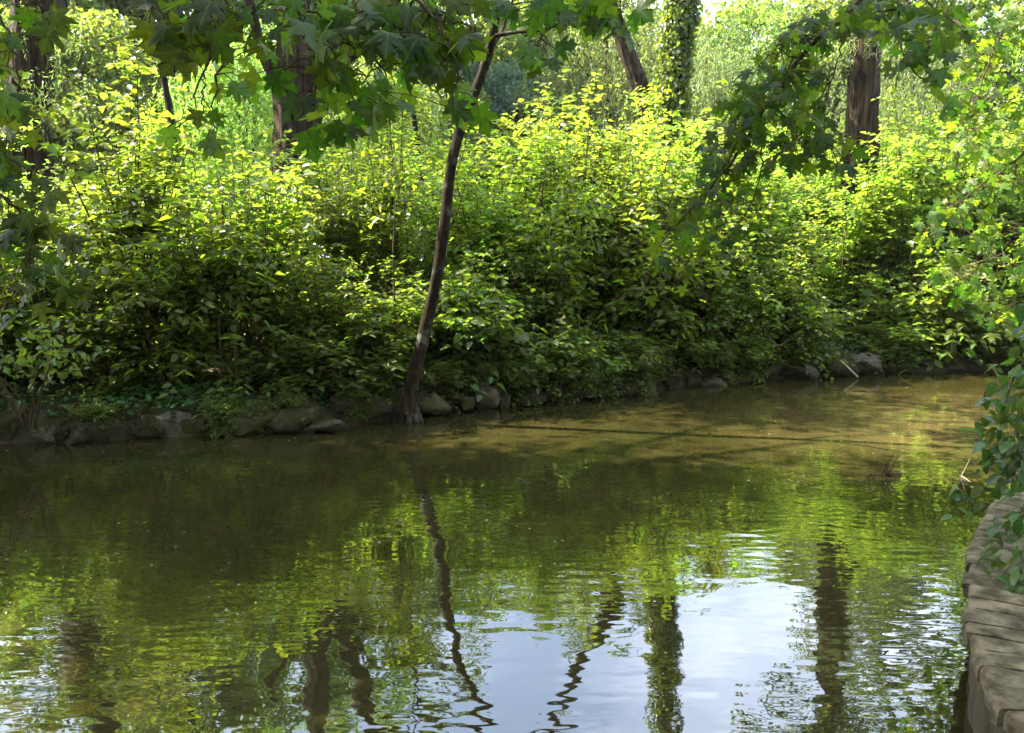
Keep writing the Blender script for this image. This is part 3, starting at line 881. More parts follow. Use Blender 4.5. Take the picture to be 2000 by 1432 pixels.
big_tree('slanting brown trunk tilting away from the ivy-clad trunk', [(1264, 215, 22), (1258, 190, 22), (1236, 130, 22), (1208, 55, 22), (1180, -15, 22), (1150, -90, 22)], .22, .19, 12.5, (1.6, 1.6, 1.4), 6, 60, .15, 'far_b', 'bark', 104)
t, f = big_tree('furrowed reddish brown tree with a broken branch stub and wispy twigs', [(1680, 345, 18), (1681, 280, 18), (1685, 200, 18), (1690, 100, 18), (1694, 20, 18), (1700, -60, 18)], .37, .31, 9.6, (2.5, 2.2, 2.8), 34, 140, .14, 'willow', 'bark', 105,
                extra=(([(1695, 60, 17.9), (1712, 48, 17.6), (1722, 40, 17.4)], .12, .09),
                       ([(1690, 120, 17.8), (1706, 105, 17.4), (1716, 122, 17.2)], .03, .015)))
mb = MB(); r = np.random.default_rng(8)
tops = [at(px, py, 17.2 + r.uniform(-.3, .5)) - f for px, py in zip(r.normal(1705, 28, 60), r.uniform(-30, 70, 60))]
strands(mb, r, tops, .6, .03, .11, .16)
tops = [at(px, py, 19 + r.uniform(-.5, .8)) - f for px, py in zip(r.uniform(1630, 1860, 160), r.uniform(60, 260, 160))]
strands(mb, r, tops, 1.0, .035, .12, .18)
obj('sprigs', mb.mesh('sprigs', M['willow']), t)

big_tree('unseen tall tree on the far bank, added to shade the river', [(-700, 500, 9.9), (-695, 300, 9.9), (-688, 100, 9.9), (-680, -60, 9.9)], .34, .3, 10.6, (5.6, 3.2, 1.6), 240, 130, .17, 'far_b', 'bark', 106, crown_off=(0, -1.6, 0))  # added out of view, crown placed to keep sun off the water

big_tree('second unseen tree added for shade further along the far bank', [(-1500, 500, 10), (-1490, 300, 10), (-1480, 100, 10), (-1470, -60, 10)], .34, .3, 10.5, (4.2, 2.5, 1.8), 90, 130, .18, 'far_b', 'bark', 107, crown_off=(0, .3, 0))  # added out of view to extend the shade along the river

# slender saplings between
for lab, pts, rad, seed in (('thin pale leaning pole of a tree among pale green foliage', [(336, 250, 20), (325, 180, 20), (312, 110, 20), (298, 40, 20), (290, -30, 20)], .085, 201),
                            ('thin dark crooked sapling behind the drooping maple leaves', [(812, 260, 21), (800, 190, 21), (786, 130, 21), (776, 60, 21), (780, -20, 21)], .075, 202),):
    big_tree(lab, pts, rad, rad * .8, 10.5, (1.0, 1.0, 1.2), 8, 90, .14, 'far_b', 'bark_smooth', seed, furrow=.05)

# trees standing further back: crown prototypes, copied
def far_proto(seed, style):
    r = np.random.default_rng(seed)
    tr, cr = MB(), MB()
    H = 10.0
    if style == 'willow':
        C = blob_centres(r, (0, 0, 6.2), (3.0, 3.0, 3.6), 150, .45)
        strands(cr, r, np.repeat(C, 5, 0) + r.normal(size=(750, 3)) * .45, 2.0, .055, .2, .24)
        crown_leaves(cr, r, C, .5, 24, .17, .35, flat=.9)
    elif style == 'airy':
        C = blob_centres(r, (0, 0, 6.2), (2.8, 2.8, 3.6), 85, .35)
        crown_leaves(cr, r, C, r.uniform(.3, .6, len(C)), 120, .15, .6)
    else:
        C = np.concatenate([blob_centres(r, (0, 0, 6.0), (2.7, 2.7, 3.7), 120, .6), blob_centres(r, (0, 0, 3.4), (2.6, 2.6, 2.4), 60, .6)])
        C = C[C[:, 2] > .6]
        crown_leaves(cr, r, C, r.uniform(.45, .85, len(C)), 150, .17, .7)
    p = spline([(0, 0, -.2), (.1, 0, 2.5), (-.1, .1, 5), (.1, 0, 8.4)], 16)
    tube(tr, p, np.linspace(.24, .05, 16), 8, bump=.1)
    for i in range(9):
        z0 = 2.0 + i * .6; a = i * 2.4
        tube(tr, spline([(0, 0, z0), (math.cos(a) * 1.0, math.sin(a) * 1.0, z0 + .9), (math.cos(a) * 2.1, math.sin(a) * 2.1, z0 + 1.4)], 7), np.linspace(.08, .02, 7), 5)
    return tr, cr
FP = {}

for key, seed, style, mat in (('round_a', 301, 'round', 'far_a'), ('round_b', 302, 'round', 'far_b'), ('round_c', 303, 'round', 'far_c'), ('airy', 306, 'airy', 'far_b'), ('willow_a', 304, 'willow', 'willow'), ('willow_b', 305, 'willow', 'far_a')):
    tr, cr = far_proto(seed, style)
    FP[key] = (tr.mesh('trunk', M['bark'], True), cr.mesh('crown', M[mat]))
FIRST_T = {}
FAR_TREES = [  # key, px, top py, depth, width factor, label
    ('round_a', 190, 20, 27, 1.0, 'soft light green tree filling the gap beside the thick rough trunk'),
    ('round_a', 330, -10, 44, 1.0, 'leafy light green tree behind the thin pale pole'),
    ('round_a', 450, 0, 48, .9, 'bright feathery tree beside the forked trunks, pole side'),
    ('willow_b', 470, 50, 25, .9, 'pale feathery young tree filling the gap beside the forked trunks, pole side'),
    ('willow_b', 730, 70, 27, .9, 'pale feathery young tree behind the sunlit small maple leaves'),
    ('airy', 380, -600, 44, .8, 'tall airy tree with loose crown behind the thin pale pole'),
    ('airy', 250, -560, 40, .8, 'tall airy tree with loose crown beside the thick rough trunk'),
    ('round_a', -90, -20, 27, 1.0, 'light green tree behind the thick rough trunk at the frame edge'),
    ('airy', 40, -560, 40, 1.0, 'very tall loose tree far behind the thick rough trunk'),
    ('airy', 90, -460, 36, .9, 'tall loose leafy tree showing just past the thick rough trunk'),
    ('round_b', 690, 0, 46, .9, 'bright feathery tree behind the forked trunks and diagonal limb'),
    ('airy', 560, -520, 42, .8, 'tall airy tree directly behind the forked trunks'),
    ('airy', 760, -400, 46, .8, 'tall airy tree with loose crown behind the thin crooked sapling'),
    ('round_a', 580, -20, 52, 1.0, 'light green rounded tree directly behind the forked trunks'),
    ('round_a', 800, 10, 38, .9, 'pale green tree behind the thin dark crooked sapling'),
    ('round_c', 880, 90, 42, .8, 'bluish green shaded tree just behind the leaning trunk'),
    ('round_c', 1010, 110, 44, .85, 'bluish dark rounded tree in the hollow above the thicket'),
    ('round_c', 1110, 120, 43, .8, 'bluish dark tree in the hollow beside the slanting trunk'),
    ('airy', 900, -180, 56, .9, 'hazy loose tree behind the leaning trunk with sky showing through'),
    ('round_a', 960, -50, 52, 1.0, 'pale yellowish tree rising behind the bluish trees, sapling side'),
    ('round_a', 1090, -20, 56, 1.0, 'pale rounded tree rising behind the bluish trees, under a sky gap'),
    ('airy', 1070, -90, 62, .9, 'loose distant tree letting sky through above the hollow'),
    ('willow_b', 1190, -20, 40, .9, 'pale feathery tree behind the slanting trunk'),
    ('willow_a', 1250, -10, 46, 1.0, 'greyish willow between slanting trunk and ivy-clad trunk'),
    ('airy', 1180, -240, 48, .8, 'tall loose tree behind the slanting trunk'),
    ('willow_a', 1385, 45, 36, .75, 'greyish feathery willow just past the ivy-clad trunk'),
    ('round_a', 1440, -8, 52, 1.1, 'bright yellow green tree with rounded top under open sky'),
    ('willow_b', 1520, -6, 48, 1.0, 'bright feathery tree below the open sky, behind the dark maple limb'),
    ('round_a', 1610, -50, 54, 1.0, 'bright tree between open sky and the furrowed trunk'),
    ('willow_a', 1790, 50, 26, .8, 'grey green willow past the furrowed trunk'),
    ('round_b', 1740, -120, 46, 1.0, 'mid green tall tree behind the furrowed trunk'),
    ('airy', 1850, -420, 36, .8, 'tall airy tree past the furrowed trunk'),
    ('round_b', 1900, 60, 34, .9, 'mid green tree above the thicket near the sunlit maple'),
    ('round_a', 2060, -60, 32, 1.1, 'bright green tree behind the sunlit maple at the frame edge'),
    ('round_b', 2350, -120, 30, 1.2, 'green tree past the river bend, behind the sunlit maple'),
]
for i, (key, px, ty, Y, wf, lab) in enumerate(FAR_TREES):
    p = at(px, ty, Y)
    g = gz1(p[0], p[1])
    s = (p[2] - g) / 9.6
    w = s * wf
    rz = i * 2.1
    if key not in FIRST_T:
        t = thing('tree', lab, 'tree', (p[0], p[1], g), rz, (w, w, s), 'trees behind the thicket')
        obj('trunk', FP[key][0], t); obj('crown', FP[key][1], t)
        FIRST_T[key] = t
    else:
        dup(FIRST_T[key], lab, (p[0], p[1], g), rz, (w, w, s), 'trees behind the thicket')

# unseen near-bank trees added behind and beside the viewer to block sky light
for x, y, H, w, lab in ((-9, -6, 13, 1.4, 'unseen broad tree on the near bank behind the shady maple'), (-1, -8, 15, 1.5, 'unseen tall broad tree on the near bank behind the viewing spot'),
                        (8, -5, 14, 1.4, 'unseen broad tree on the near bank behind the dark maple'), (14, 3, 13, 1.3, 'unseen broad tree on the near bank inland of the river wall'),
                        (-17, -3, 14, 1.5, 'unseen broad tree on the near bank far along the river'), (3, -3.5, 11, 1.1, 'unseen smaller tree on the near bank beside the dark maple'),
                        (-4.5, -4, 11, 1.2, 'unseen smaller tree on the near bank beside the shady maple'), (13, 8.2, 12, 1.2, 'unseen tree on the near bank past the sunlit maple')):
    g = gz1(x, y)
    dup(FIRST_T['round_b'], lab, (x, y, g), x, (H / 9.6 * w * .8, H / 9.6 * w * .8, H / 9.6), 'added unseen trees of the near bank')

# ------------------------------------------------------------------ overhanging maples of the near bank
def maple_branch(parent, loc, twigs, clusters, seed, mat='maple', tpl=MAPLE, width=1.0, face=.9):
    """twigs: [(pixel points (px,py,Y), r0, r1)]; clusters: (px, py, rx_px, ry_px, n, Y, leaf metres)"""
    r = np.random.default_rng(seed)
    tw, lv = MB(), MB()
    samples = []
    for pts, r0, r1 in twigs:
        p = px_path(pts, 22)
        p[1:-1] += r.normal(size=(20, 3)) * .006
        tube(tw, p - loc, np.linspace(r0, r1, 22), 6)
        samples.append(p)
    S = np.concatenate(samples)
    Ps, Ds, Ns, Ls = [], [], [], []
    for px, py, rx, ry, n, Y, sz in clusters:
        for _ in range(n):
            a, q = r.uniform(0, 2 * PI), r.random() ** .5
            b = at(px + math.cos(a) * q * rx, py + math.sin(a) * q * ry, Y + r.normal() * .13 * Y / 3)
            j = np.argmin(((S - b) ** 2).sum(1) + np.maximum(b[2] - S[:, 2], 0) * .3)
            out = b - S[j]; L = sz * r.uniform(.65, 1.15)
            o2 = out.copy(); o2[2] = 0
            o2 /= np.linalg.norm(o2) + .05
            D = o2 * .55 + np.array([0, 0, -.75]) + r.normal(size=3) * .38
            N = np.array([0, -r.uniform(.2, 1.0) * face, .75]) + r.normal(size=3) * .5
            Ps.append(b); Ds.append(D); Ns.append(N); Ls.append(L)
            mid = (S[j] + b) / 2 + (0, 0, .02)
            if np.linalg.norm(out) < .45:
                tube(tw, spline([S[j], mid, b], 5) - loc, .0022, 3, cap=False)
    leaves(lv, np.array(Ps) - loc, np.array(Ds), np.array(Ns), np.array(Ls), width * r.uniform(.82, 1.08, len(Ps)), tpl, r.uniform(.2, 2.6, len(Ps)))
    b = obj('branch', tw.mesh('branch', M['twig'], True), parent)
    obj('leaves', lv.mesh('leaves', M[mat]), b)

def near_tree(label, base, crown_c, crown_R, k, nleaf, leafL, mat, bark_r, seed, tpl=MAPLE, width=1.0, name='maple_tree'):
    base = np.array([base[0], base[1], gz1(base[0], base[1]) - .1])
    t = thing(name, label, 'tree', tuple(base))
    r = np.random.default_rng(seed)
    c = np.asarray(crown_c, float)
    path = spline([base, base + (0.05, 0, 1.6), base * .6 + c * .4 + (0, 0, 1.0), c], 26)
    paths = [(path, bark_r, bark_r * .4)]
    for lp in limbs_up(r, path[15], 6, crown_R[2] * 1.2, crown_R[0] * .8):
        paths.append((lp, bark_r * .4, .03))
    add_trunk(t, paths, tuple(base), 'bark', furrow=.1)
    mb = MB()
    C = blob_centres(r, c, crown_R, k, .3)
    crown_leaves(mb, r, C - base, r.uniform(.45, .8, k), nleaf, leafL, width=width, tpl=tpl)
    obj('crown', mb.mesh('crown', M[mat]), t)
    return t, base

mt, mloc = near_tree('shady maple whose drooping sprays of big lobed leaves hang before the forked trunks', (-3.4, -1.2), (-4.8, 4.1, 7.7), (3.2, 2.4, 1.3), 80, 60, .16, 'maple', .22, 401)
maple_branch(mt, mloc, [([(250, -260, 2.9), (330, -90, 2.8), (390, 10, 2.7), (435, 20, 2.7), (412, 100, 2.65), (378, 190, 2.6)], .009, .003),
                        ([(330, -90, 2.8), (300, -20, 2.75), (330, 60, 2.7)], .006, .002),
                        ([(435, 20, 2.7), (400, 150, 2.75), (395, 230, 2.75)], .004, .002)],
             [(365, 30, 80, 50, 14, 2.7, .12), (285, 0, 40, 25, 4, 2.9, .11), (370, 90, 25, 22, 4, 2.7, .13), (400, 205, 25, 16, 2, 2.7, .07), (430, 10, 30, 20, 4, 2.9, .1), (500, 60, 25, 25, 2, 2.9, .1)], 11)
maple_branch(mt, mloc, [([(480, -260, 3.2), (520, -100, 3.1), (560, 0, 3.0), (600, 80, 2.95), (615, 180, 2.9), (600, 225, 2.85)], .01, .003),
                        ([(560, 0, 3.0), (640, 40, 3.0), (690, 90, 2.95), (690, 140, 2.95)], .006, .002)],
             [(560, 25, 80, 45, 14, 3.0, .12), (625, 75, 60, 45, 12, 2.95, .12), (650, 130, 40, 30, 5, 2.95, .12), (545, 150, 60, 14, 3, 2.85, .12), (590, 180, 30, 20, 2, 2.85, .12), (605, 235, 30, 24, 4, 2.8, .14), (660, 230, 18, 20, 2, 2.85, .12)], 12)
maple_branch(mt, mloc, [([(640, -260, 3.2), (680, -60, 3.1), (692, 20, 3.1), (712, 85, 3.05), (755, 150, 3.0)], .008, .003),
                        ([(700, -200, 3.2), (790, -40, 3.1), (850, 40, 3.0), (885, 100, 2.95), (895, 180, 2.95)], .009, .003),
                        ([(850, 40, 3.0), (910, 50, 2.95), (935, 70, 2.95)], .004, .002)],
             [(750, 40, 85, 45, 14, 3.05, .12), (855, 55, 70, 50, 14, 3.0, .125), (865, 120, 50, 45, 9, 2.95, .12), (905, 205, 32, 28, 4, 2.9, .13), (800, 110, 50, 30, 4, 3.1, .11),
              (850, 0, 100, 25, 12, 3.2, .12), (710, 0, 80, 25, 9, 3.2, .12)], 13)
maple_branch(mt, mloc, [([(820, -260, 3.4), (790, -80, 3.3), (755, 60, 3.3), (720, 150, 3.25), (690, 215, 3.2)], .006, .002), ([(470, -200, 3.1), (450, -20, 3.0), (440, 100, 3.0), (412, 200, 2.9), (420, 260, 2.9)], .005, .002)],
             [(690, 180, 60, 45, 22, 3.25, .095), (750, 185, 50, 45, 16, 3.3, .095), (725, 75, 50, 40, 7, 3.3, .1), (440, 150, 55, 45, 9, 2.95, .085), (415, 268, 20, 14, 3, 2.85, .1), (340, 248, 18, 10, 2, 2.85, .09), (528, 95, 14, 14, 2, 2.9, .085),
              (895, 200, 30, 40, 5, 3.2, .09), (700, 240, 35, 20, 6, 3.25, .09), (620, 40, 70, 40, 4, 3.1, .1), (830, 120, 60, 50, 6, 3.1, .1), (350, 60, 60, 40, 3, 2.9, .1)], 20, mat='maple_bright')  # sunlit leaves among the dark ones, painted with a brighter leaf colour
maple_branch(mt, mloc, [([(1090, -260, 4.2), (1120, -90, 4.1), (1090, 20, 4.0), (1050, 90, 4.0)], .008, .003), ([(1120, -90, 4.1), (1200, -20, 4.0), (1215, 40, 4.0)], .006, .002)],
             [(1045, 100, 45, 35, 8, 4.0, .12), (1140, 15, 70, 32, 18, 4.0, .14), (1210, 30, 40, 30, 9, 4.0, .14), (1055, 10, 60, 25, 10, 4.1, .13), (980, 20, 40, 25, 6, 4.1, .13)], 14)
maple_branch(mt, mloc, [([(-120, -200, 3.6), (-40, -40, 3.5), (20, 80, 3.4), (40, 190, 3.4)], .01, .003), ([(-40, -40, 3.5), (40, 0, 3.4), (90, 40, 3.4)], .006, .002)],
             [(10, 40, 50, 50, 6, 3.4, .11), (30, 190, 40, 35, 6, 3.4, .11), (80, 25, 40, 30, 8, 3.4, .12), (0, 120, 35, 60, 8, 3.5, .11)], 15)
maple_branch(mt, mloc, [([(-200, 60, 4.2), (-90, 250, 4.1), (0, 380, 4.0), (50, 430, 4.0), (60, 500, 4.0)], .012, .003), ([(0, 380, 4.0), (90, 450, 4.0), (150, 520, 4.0)], .005, .002), ([(-90, 250, 4.1), (0, 300, 4.1), (50, 330, 4.1)], .006, .002)],
             [(30, 400, 80, 70, 20, 4.0, .12), (60, 490, 90, 60, 22, 4.0, .12), (30, 580, 55, 40, 10, 4.0, .12), (140, 540, 40, 50, 8, 4.0, .11), (20, 290, 55, 60, 12, 4.1, .12), (40, 350, 50, 50, 10, 4.1, .12)], 16)

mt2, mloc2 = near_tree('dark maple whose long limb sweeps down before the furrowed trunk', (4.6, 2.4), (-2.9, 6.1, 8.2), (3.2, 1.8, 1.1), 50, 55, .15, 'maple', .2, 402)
rc = []
limb = [(1820, -260, 5.2), (1730, -70, 5.1), (1675, 10, 5.0), (1560, 112, 4.95), (1505, 200, 4.9), (1445, 290, 4.9), (1385, 370, 4.85), (1300, 460, 4.85), (1255, 570, 4.8)]
for px, py, rx, ry, n in ((1640, 30, 60, 40, 16), (1590, 75, 55, 40, 18), (1540, 100, 55, 45, 18), (1510, 150, 60, 45, 20), (1480, 195, 60, 45, 22), (1560, 170, 50, 45, 14), (1450, 240, 55, 45, 22), (1420, 290, 50, 45, 20),
                          (1500, 265, 55, 40, 16), (1580, 255, 60, 40, 18), (1620, 295, 55, 35, 18), (1540, 300, 60, 30, 12), (1400, 350, 45, 45, 16), (1450, 350, 50, 40, 10), (1360, 400, 50, 40, 14), (1420, 420, 40, 40, 8),
                          (1320, 450, 50, 40, 14), (1380, 480, 45, 40, 7), (1290, 500, 40, 35, 6), (1265, 560, 25, 25, 3), (1330, 530, 30, 30, 3), (1610, 190, 40, 40, 8)):
    rc.append((px, py, rx, ry, int(n * 1.35), 4.9, .098))
maple_branch(mt2, mloc2, [(limb, .02, .003), ([(1668, 18, 5.0), (1635, 120, 4.95), (1610, 215, 4.9), (1615, 280, 4.9)], .006, .002), ([(1487, 228, 4.9), (1487, 310, 4.85), (1470, 390, 4.85), (1410, 500, 4.8)], .006, .002),
                          ([(1560, 112, 4.95), (1500, 110, 4.9), (1450, 190, 4.9)], .005, .002), ([(1505, 200, 4.9), (1560, 250, 4.9), (1610, 270, 4.9)], .005, .002)], rc, 17)
maple_branch(mt2, mloc2, [([(1850, -260, 5.6), (1760, -60, 5.5), (1755, 30, 5.4), (1775, 130, 5.4), (1840, 165, 5.4)], .012, .003), ([(1760, -60, 5.5), (1830, 20, 5.5), (1900, 60, 5.5)], .006, .002)],
             [(1730, 30, 55, 40, 20, 5.4, .14), (1790, 55, 60, 50, 24, 5.4, .13), (1850, 50, 50, 40, 20, 5.5, .13), (1770, 110, 45, 35, 10, 5.4, .13), (1830, 190, 30, 20, 4, 5.4, .15), (1690, 20, 40, 25, 10, 5.4, .13), (1820, 110, 40, 40, 10, 5.5, .12)], 18)

mt3, mloc3 = near_tree('sunlit yellow green maple leaning in over the river bend', (6.2, 6.6), (6.2, 7.2, 5.6), (1.6, 1.6, 1.5), 30, 60, .12, 'maple_bright', .14, 403, name='young_maple')
rc = []
r = np.random.default_rng(91)
for px, py, rx, ry, n in ((1920, 60, 60, 50, 26), (1980, 110, 55, 50, 26), (1900, 150, 55, 45, 24), (1960, 200, 60, 50, 28), (1890, 240, 50, 45, 22), (1960, 290, 60, 50, 26), (1990, 30, 40, 40, 16), (1880, 320, 40, 40, 12),
                          (1860, 400, 45, 30, 14), (1940, 380, 60, 50, 26), (1830, 430, 40, 30, 14), (1900, 450, 60, 40, 24), (1970, 470, 50, 50, 24), (1820, 470, 30, 25, 8), (1870, 520, 50, 35, 16), (1950, 550, 55, 50, 22),
                          (1900, 580, 45, 30, 12), (1960, 620, 50, 40, 16), (2010, 560, 50, 80, 20), (2020, 340, 40, 90, 24)):
    rc.append((px, py, rx, ry, int(n * 1.6), 7.0 + r.uniform(-.3, .3), .10))
maple_branch(mt3, mloc3, [([(2100, -100, 7.2), (1985, 10, 7.1), (1930, 130, 7.0), (1885, 270, 7.0)], .016, .003), ([(2200, 200, 7.2), (2060, 260, 7.1), (1960, 330, 7.0), (1880, 390, 7.0), (1810, 440, 6.9)], .016, .003),
                          ([(2200, 420, 7.2), (2050, 440, 7.1), (1950, 500, 7.0), (1860, 530, 6.9)], .012, .003), ([(2150, 520, 7.2), (2030, 570, 7.0), (1940, 610, 6.9)], .01, .003)], rc, 19, mat='maple_bright')

# ------------------------------------------------------------------ retaining wall on the near bank
def build_wall():
    E = np.array([(-14, -.8), (-5, .1), (-1.5, .5), (.3, .9), (1.25, 1.55), (1.62, 2.2)] + EDGE + [(4.3, 6.6), (6.2, 8.1), (9, 9.9)])
    P = spline(E, 1400)
    s = np.concatenate([[0], np.cumsum(np.hypot(*np.diff(P, axis=0).T))])
    u = np.arange(0, s[-1], .03)
    C = np.stack([np.interp(u, s, P[:, k]) for k in range(2)], -1)
    T = np.gradient(C, axis=0); T /= np.linalg.norm(T, axis=1)[:, None]
    Nn = np.stack([T[:, 1], -T[:, 0]], -1)      # towards the land
    t = thing('retaining_wall', 'low curved river wall topped with weathered grey cross slabs', 'wall', (C[0][0], C[0][1], 0))
    o0 = np.array([C[0][0], C[0][1], 0])
    # wall body
    zs = np.linspace(-.9, .41, 16)
    n = len(C)
    V = np.empty((n, 16, 3))
    for i in range(n):
        for j, z in enumerate(zs):
            d = .05 + .035 * mnoise.noise(Vector((u[i] * 3, z * 5, 1))) + .015 * mnoise.noise(Vector((u[i] * 9, z * 14, 4)))
            V[i, j] = (C[i][0] + Nn[i][0] * d, C[i][1] + Nn[i][1] * d, z)
    idx = np.arange(n * 16).reshape(n, 16)
    F = np.stack([idx[:-1, :-1], idx[1:, :-1], idx[1:, 1:], idx[:-1, 1:]], -1).reshape(-1, 4)
    obj('wall_face', mesh_from('wall_face', V.reshape(-1, 3) - o0, [F], M['wall'], True), t)
    # slabs
    r = np.random.default_rng(3)
    i0 = int(np.argmin(np.hypot(C[:, 0] - 1.2, C[:, 1] - 1.5)))
    pos = u[i0]
    cnt = 0
    while pos < u[-1] - .3 and cnt < 98:
        w = r.uniform(.13, .2)
        a, b = pos + .004, pos + w - .004
        k = 6
        uu = np.linspace(a, b, k)
        cc = np.stack([np.interp(uu, u, C[:, q]) for q in range(2)], -1)
        nn = np.stack([np.interp(uu, u, Nn[:, q]) for q in range(2)], -1)
        depth = .56 + r.uniform(-.03, .03); front = r.uniform(-.018, .014)
        zt = .5 + r.uniform(-.0035, .0035); til = r.normal() * .003
        m = 12
        prof = [(front + .004, .415), (front, .45), (front + .002, zt - .014), (front + .014, zt - .002)] + [(front + .014 + (depth - .03) * q / 8, zt) for q in range(1, 9)] + [(front + depth, zt - .02), (front + depth, .415)]
        V = np.empty((k, len(prof), 3))
        for i in range(k):
            e = abs(i / (k - 1) - .5) * 2
            for j, (d, z) in enumerate(prof):
                wob = .012 * mnoise.noise(Vector((uu[i] * 14, d * 14, cnt * 1.7)))
                dd = d + (.016 * mnoise.noise(Vector((uu[i] * 25, z * 20, 7))) if j < 5 else 0)
                zz = z + (wob * .6 + til * (i / (k - 1) - .5) - (.007 if e > .99 else 0) if j > 1 and j < len(prof) - 1 else 0)
                V[i, j] = (cc[i][0] + nn[i][0] * dd, cc[i][1] + nn[i][1] * dd, zz)
        L_ = len(prof)
        idx = np.arange(k * L_).reshape(k, L_)
        F = np.stack([idx[:-1, :-1], idx[1:, :-1], idx[1:, 1:], idx[:-1, 1:]], -1).reshape(-1, 4)
        mbs = MB(); mbs.add(V.reshape(-1, 3) - o0, F)
        for row in (idx[0], idx[-1]):
            mbs.add(V.reshape(-1, 3)[row] - o0, np.array([[q for q in range(L_)]]))
        obj('coping_slab', mbs.mesh('coping_slab', M['coping']), t)
        pos += w; cnt += 1
build_wall()

# shrub on the wall with hanging oval leaves
def wall_shrub():
    base = np.array([3.45, 4.35, .45])
    t = thing('shrub', 'near shrub with oval pointed leaves hanging over the wall slabs', 'shrub', tuple(base))
    r = np.random.default_rng(64)
    st, lv = MB(), MB()
    def spray(pts, r0, n, sz, spreadpx):
        p = px_path(pts, 24)
        tube(st, np.vstack([p]) - base, np.linspace(r0, .002, 24), 5)
        Ps, Ds, Ns = [], [], []
        for k in range(n):
            q = p[int(r.integers(3, 24))] + r.normal(size=3) * spreadpx
            Ps.append(q); Ds.append(r.normal(size=3) * .55 + (-.25, 0, -.55)); Ns.append(r.normal(size=3) * .5 + (-.2, -.5, .8))
        leaves(lv, np.array(Ps) - base, np.array(Ds), np.array(Ns), sz * r.uniform(.6, 1.15, n), .52, OVATE_FINE)
    spray([(2140, 560, 4.5), (2060, 640, 4.4), (1990, 720, 4.3), (1960, 800, 4.25), (1955, 830, 4.25)], .008, 60, .115, .07)
    spray([(2120, 600, 4.5), (2040, 690, 4.4), (1995, 780, 4.35), (1980, 860, 4.3)], .007, 50, .11, .08)
    spray([(2100, 820, 4.5), (2030, 860, 4.4), (1975, 890, 4.3), (1950, 900, 4.25)], .006, 60, .10, .07)
    spray([(2100, 860, 4.5), (2020, 900, 4.4), (1960, 925, 4.3), (1905, 965, 4.2), (1862, 985, 4.2)], .005, 34, .085, .05)
    spray([(2080, 940, 4.3), (2020, 980, 4.2), (1975, 1020, 4.1), (1950, 1060, 4.05)], .006, 50, .09, .07)
    spray([(2080, 980, 4.2), (2030, 1040, 4.1), (1985, 1090, 4.0), (1955, 1130, 3.95)], .006, 50, .085, .07)
    spray([(2090, 1010, 4.1), (2040, 1100, 4.0), (2005, 1160, 3.9), (1985, 1190, 3.85)], .006, 50, .085, .07)
    spray([(2140, 880, 4.5), (2060, 930, 4.4), (2000, 960, 4.35)], .006, 60, .09, .09)
    for k in range(8):
        tgt = at(2120 + r.uniform(-40, 60), r.uniform(560, 1000), 4.4)
        tube(st, spline([(0, 0, -.05), (tgt - base) * .5 + (r.uniform(-.05, .15), 0, .1), tgt - base], 12), np.linspace(.014, .006, 12), 5)
    n = 900
    P = np.stack([r.uniform(-.1, .9, n), r.uniform(-.6, .9, n), r.uniform(.05, 1.9, n)], -1)
    leaves(lv, P, r.normal(size=(n, 3)), r.normal(size=(n, 3)) * .5 + (0, 0, 1), r.uniform(.06, .11, n), .52, OVATE_FINE)
    obj('stems', st.mesh('stems', M['twig'], True), t); obj('foliage', lv.mesh('foliage', M['near']), t)
wall_shrub()

# ------------------------------------------------------------------ sticks and twigs
def stick(name, label, cat, branches, mat='driftwood'):
    base = np.asarray(branches[0][0][0], float)
    mb = MB()
    for pts, a, b in branches:
        p = spline(pts, 16) - base
        tube(mb, p, np.linspace(a, b, 16), 6, bump=.15, bscale=9)
    o = obj(name, mb.mesh(name, M[mat], True), loc=tuple(base))
    tag(o, label, cat)
Yd = ground(1672, 735)[1] - .25
stick('driftwood_stick', 'pale bent driftwood stick propped on the bank rock, tip in the water', 'stick',
      [([at(1605, 694, Yd + .5), at(1628, 696, Yd + .3), at(1643, 706, Yd + .1), at(1660, 722, Yd), at(1676, 737, Yd - .05)], .02, .016), ([at(1628, 696, Yd + .3), at(1615, 699, Yd + .2), at(1600, 702, Yd + .15)], .01, .005)])
Yt = ground(1500, 745)[1] + .2
stick('forked_twig', 'pale bare forked twig sticking out of the shrub over the large dark boulder', 'twig',
      [([at(1492, 640, Yt + .1), at(1502, 658, Yt), at(1516, 673, Yt), at(1531, 676, Yt), at(1545, 690, Yt)], .013, .007), ([at(1514, 672, Yt), at(1510, 684, Yt), at(1507, 700, Yt)], .009, .004),
       ([at(1524, 675, Yt), at(1535, 668, Yt), at(1548, 662, Yt)], .008, .004), ([at(1533, 670, Yt), at(1536, 680, Yt), at(1540, 687, Yt)], .006, .003)])
g = ground(1872, 932)
Yg = g[1]
stick('floating_twig', 'pale forked twig poking out of the shallow water near the wall', 'twig',
      [([at(1868, 940, Yg) - (0, 0, .02), at(1880, 925, Yg), at(1889, 908, Yg), at(1894, 896, Yg)], .006, .004), ([at(1878, 930, Yg), at(1888, 936, Yg - .1), at(1898, 944, Yg - .2)], .005, .003), ([at(1878, 930, Yg), at(1870, 926, Yg)], .004, .002)])
Yg = ground(1735, 928)[1]
r = np.random.default_rng(12)
br = [([at(1728, 935, Yg) - (0, 0, .03), at(1733, 918, Yg), at(1737, 902, Yg), at(1748, 884, Yg)], .007, .003)]
for k in range(10):
    a, b = r.uniform(1700, 1775), r.uniform(900, 935)
    br.append(([at(1732, 915 + r.uniform(-15, 15), Yg), at((a + 1732) / 2, b + 8, Yg - .05), at(a + r.uniform(-10, 10), b, Yg - r.uniform(-.1, .15))], .006, .002))
stick('snagged_branch', 'tangled dead brown branch tip snagged in the shallow sunlit water', 'branch', br, 'twig')

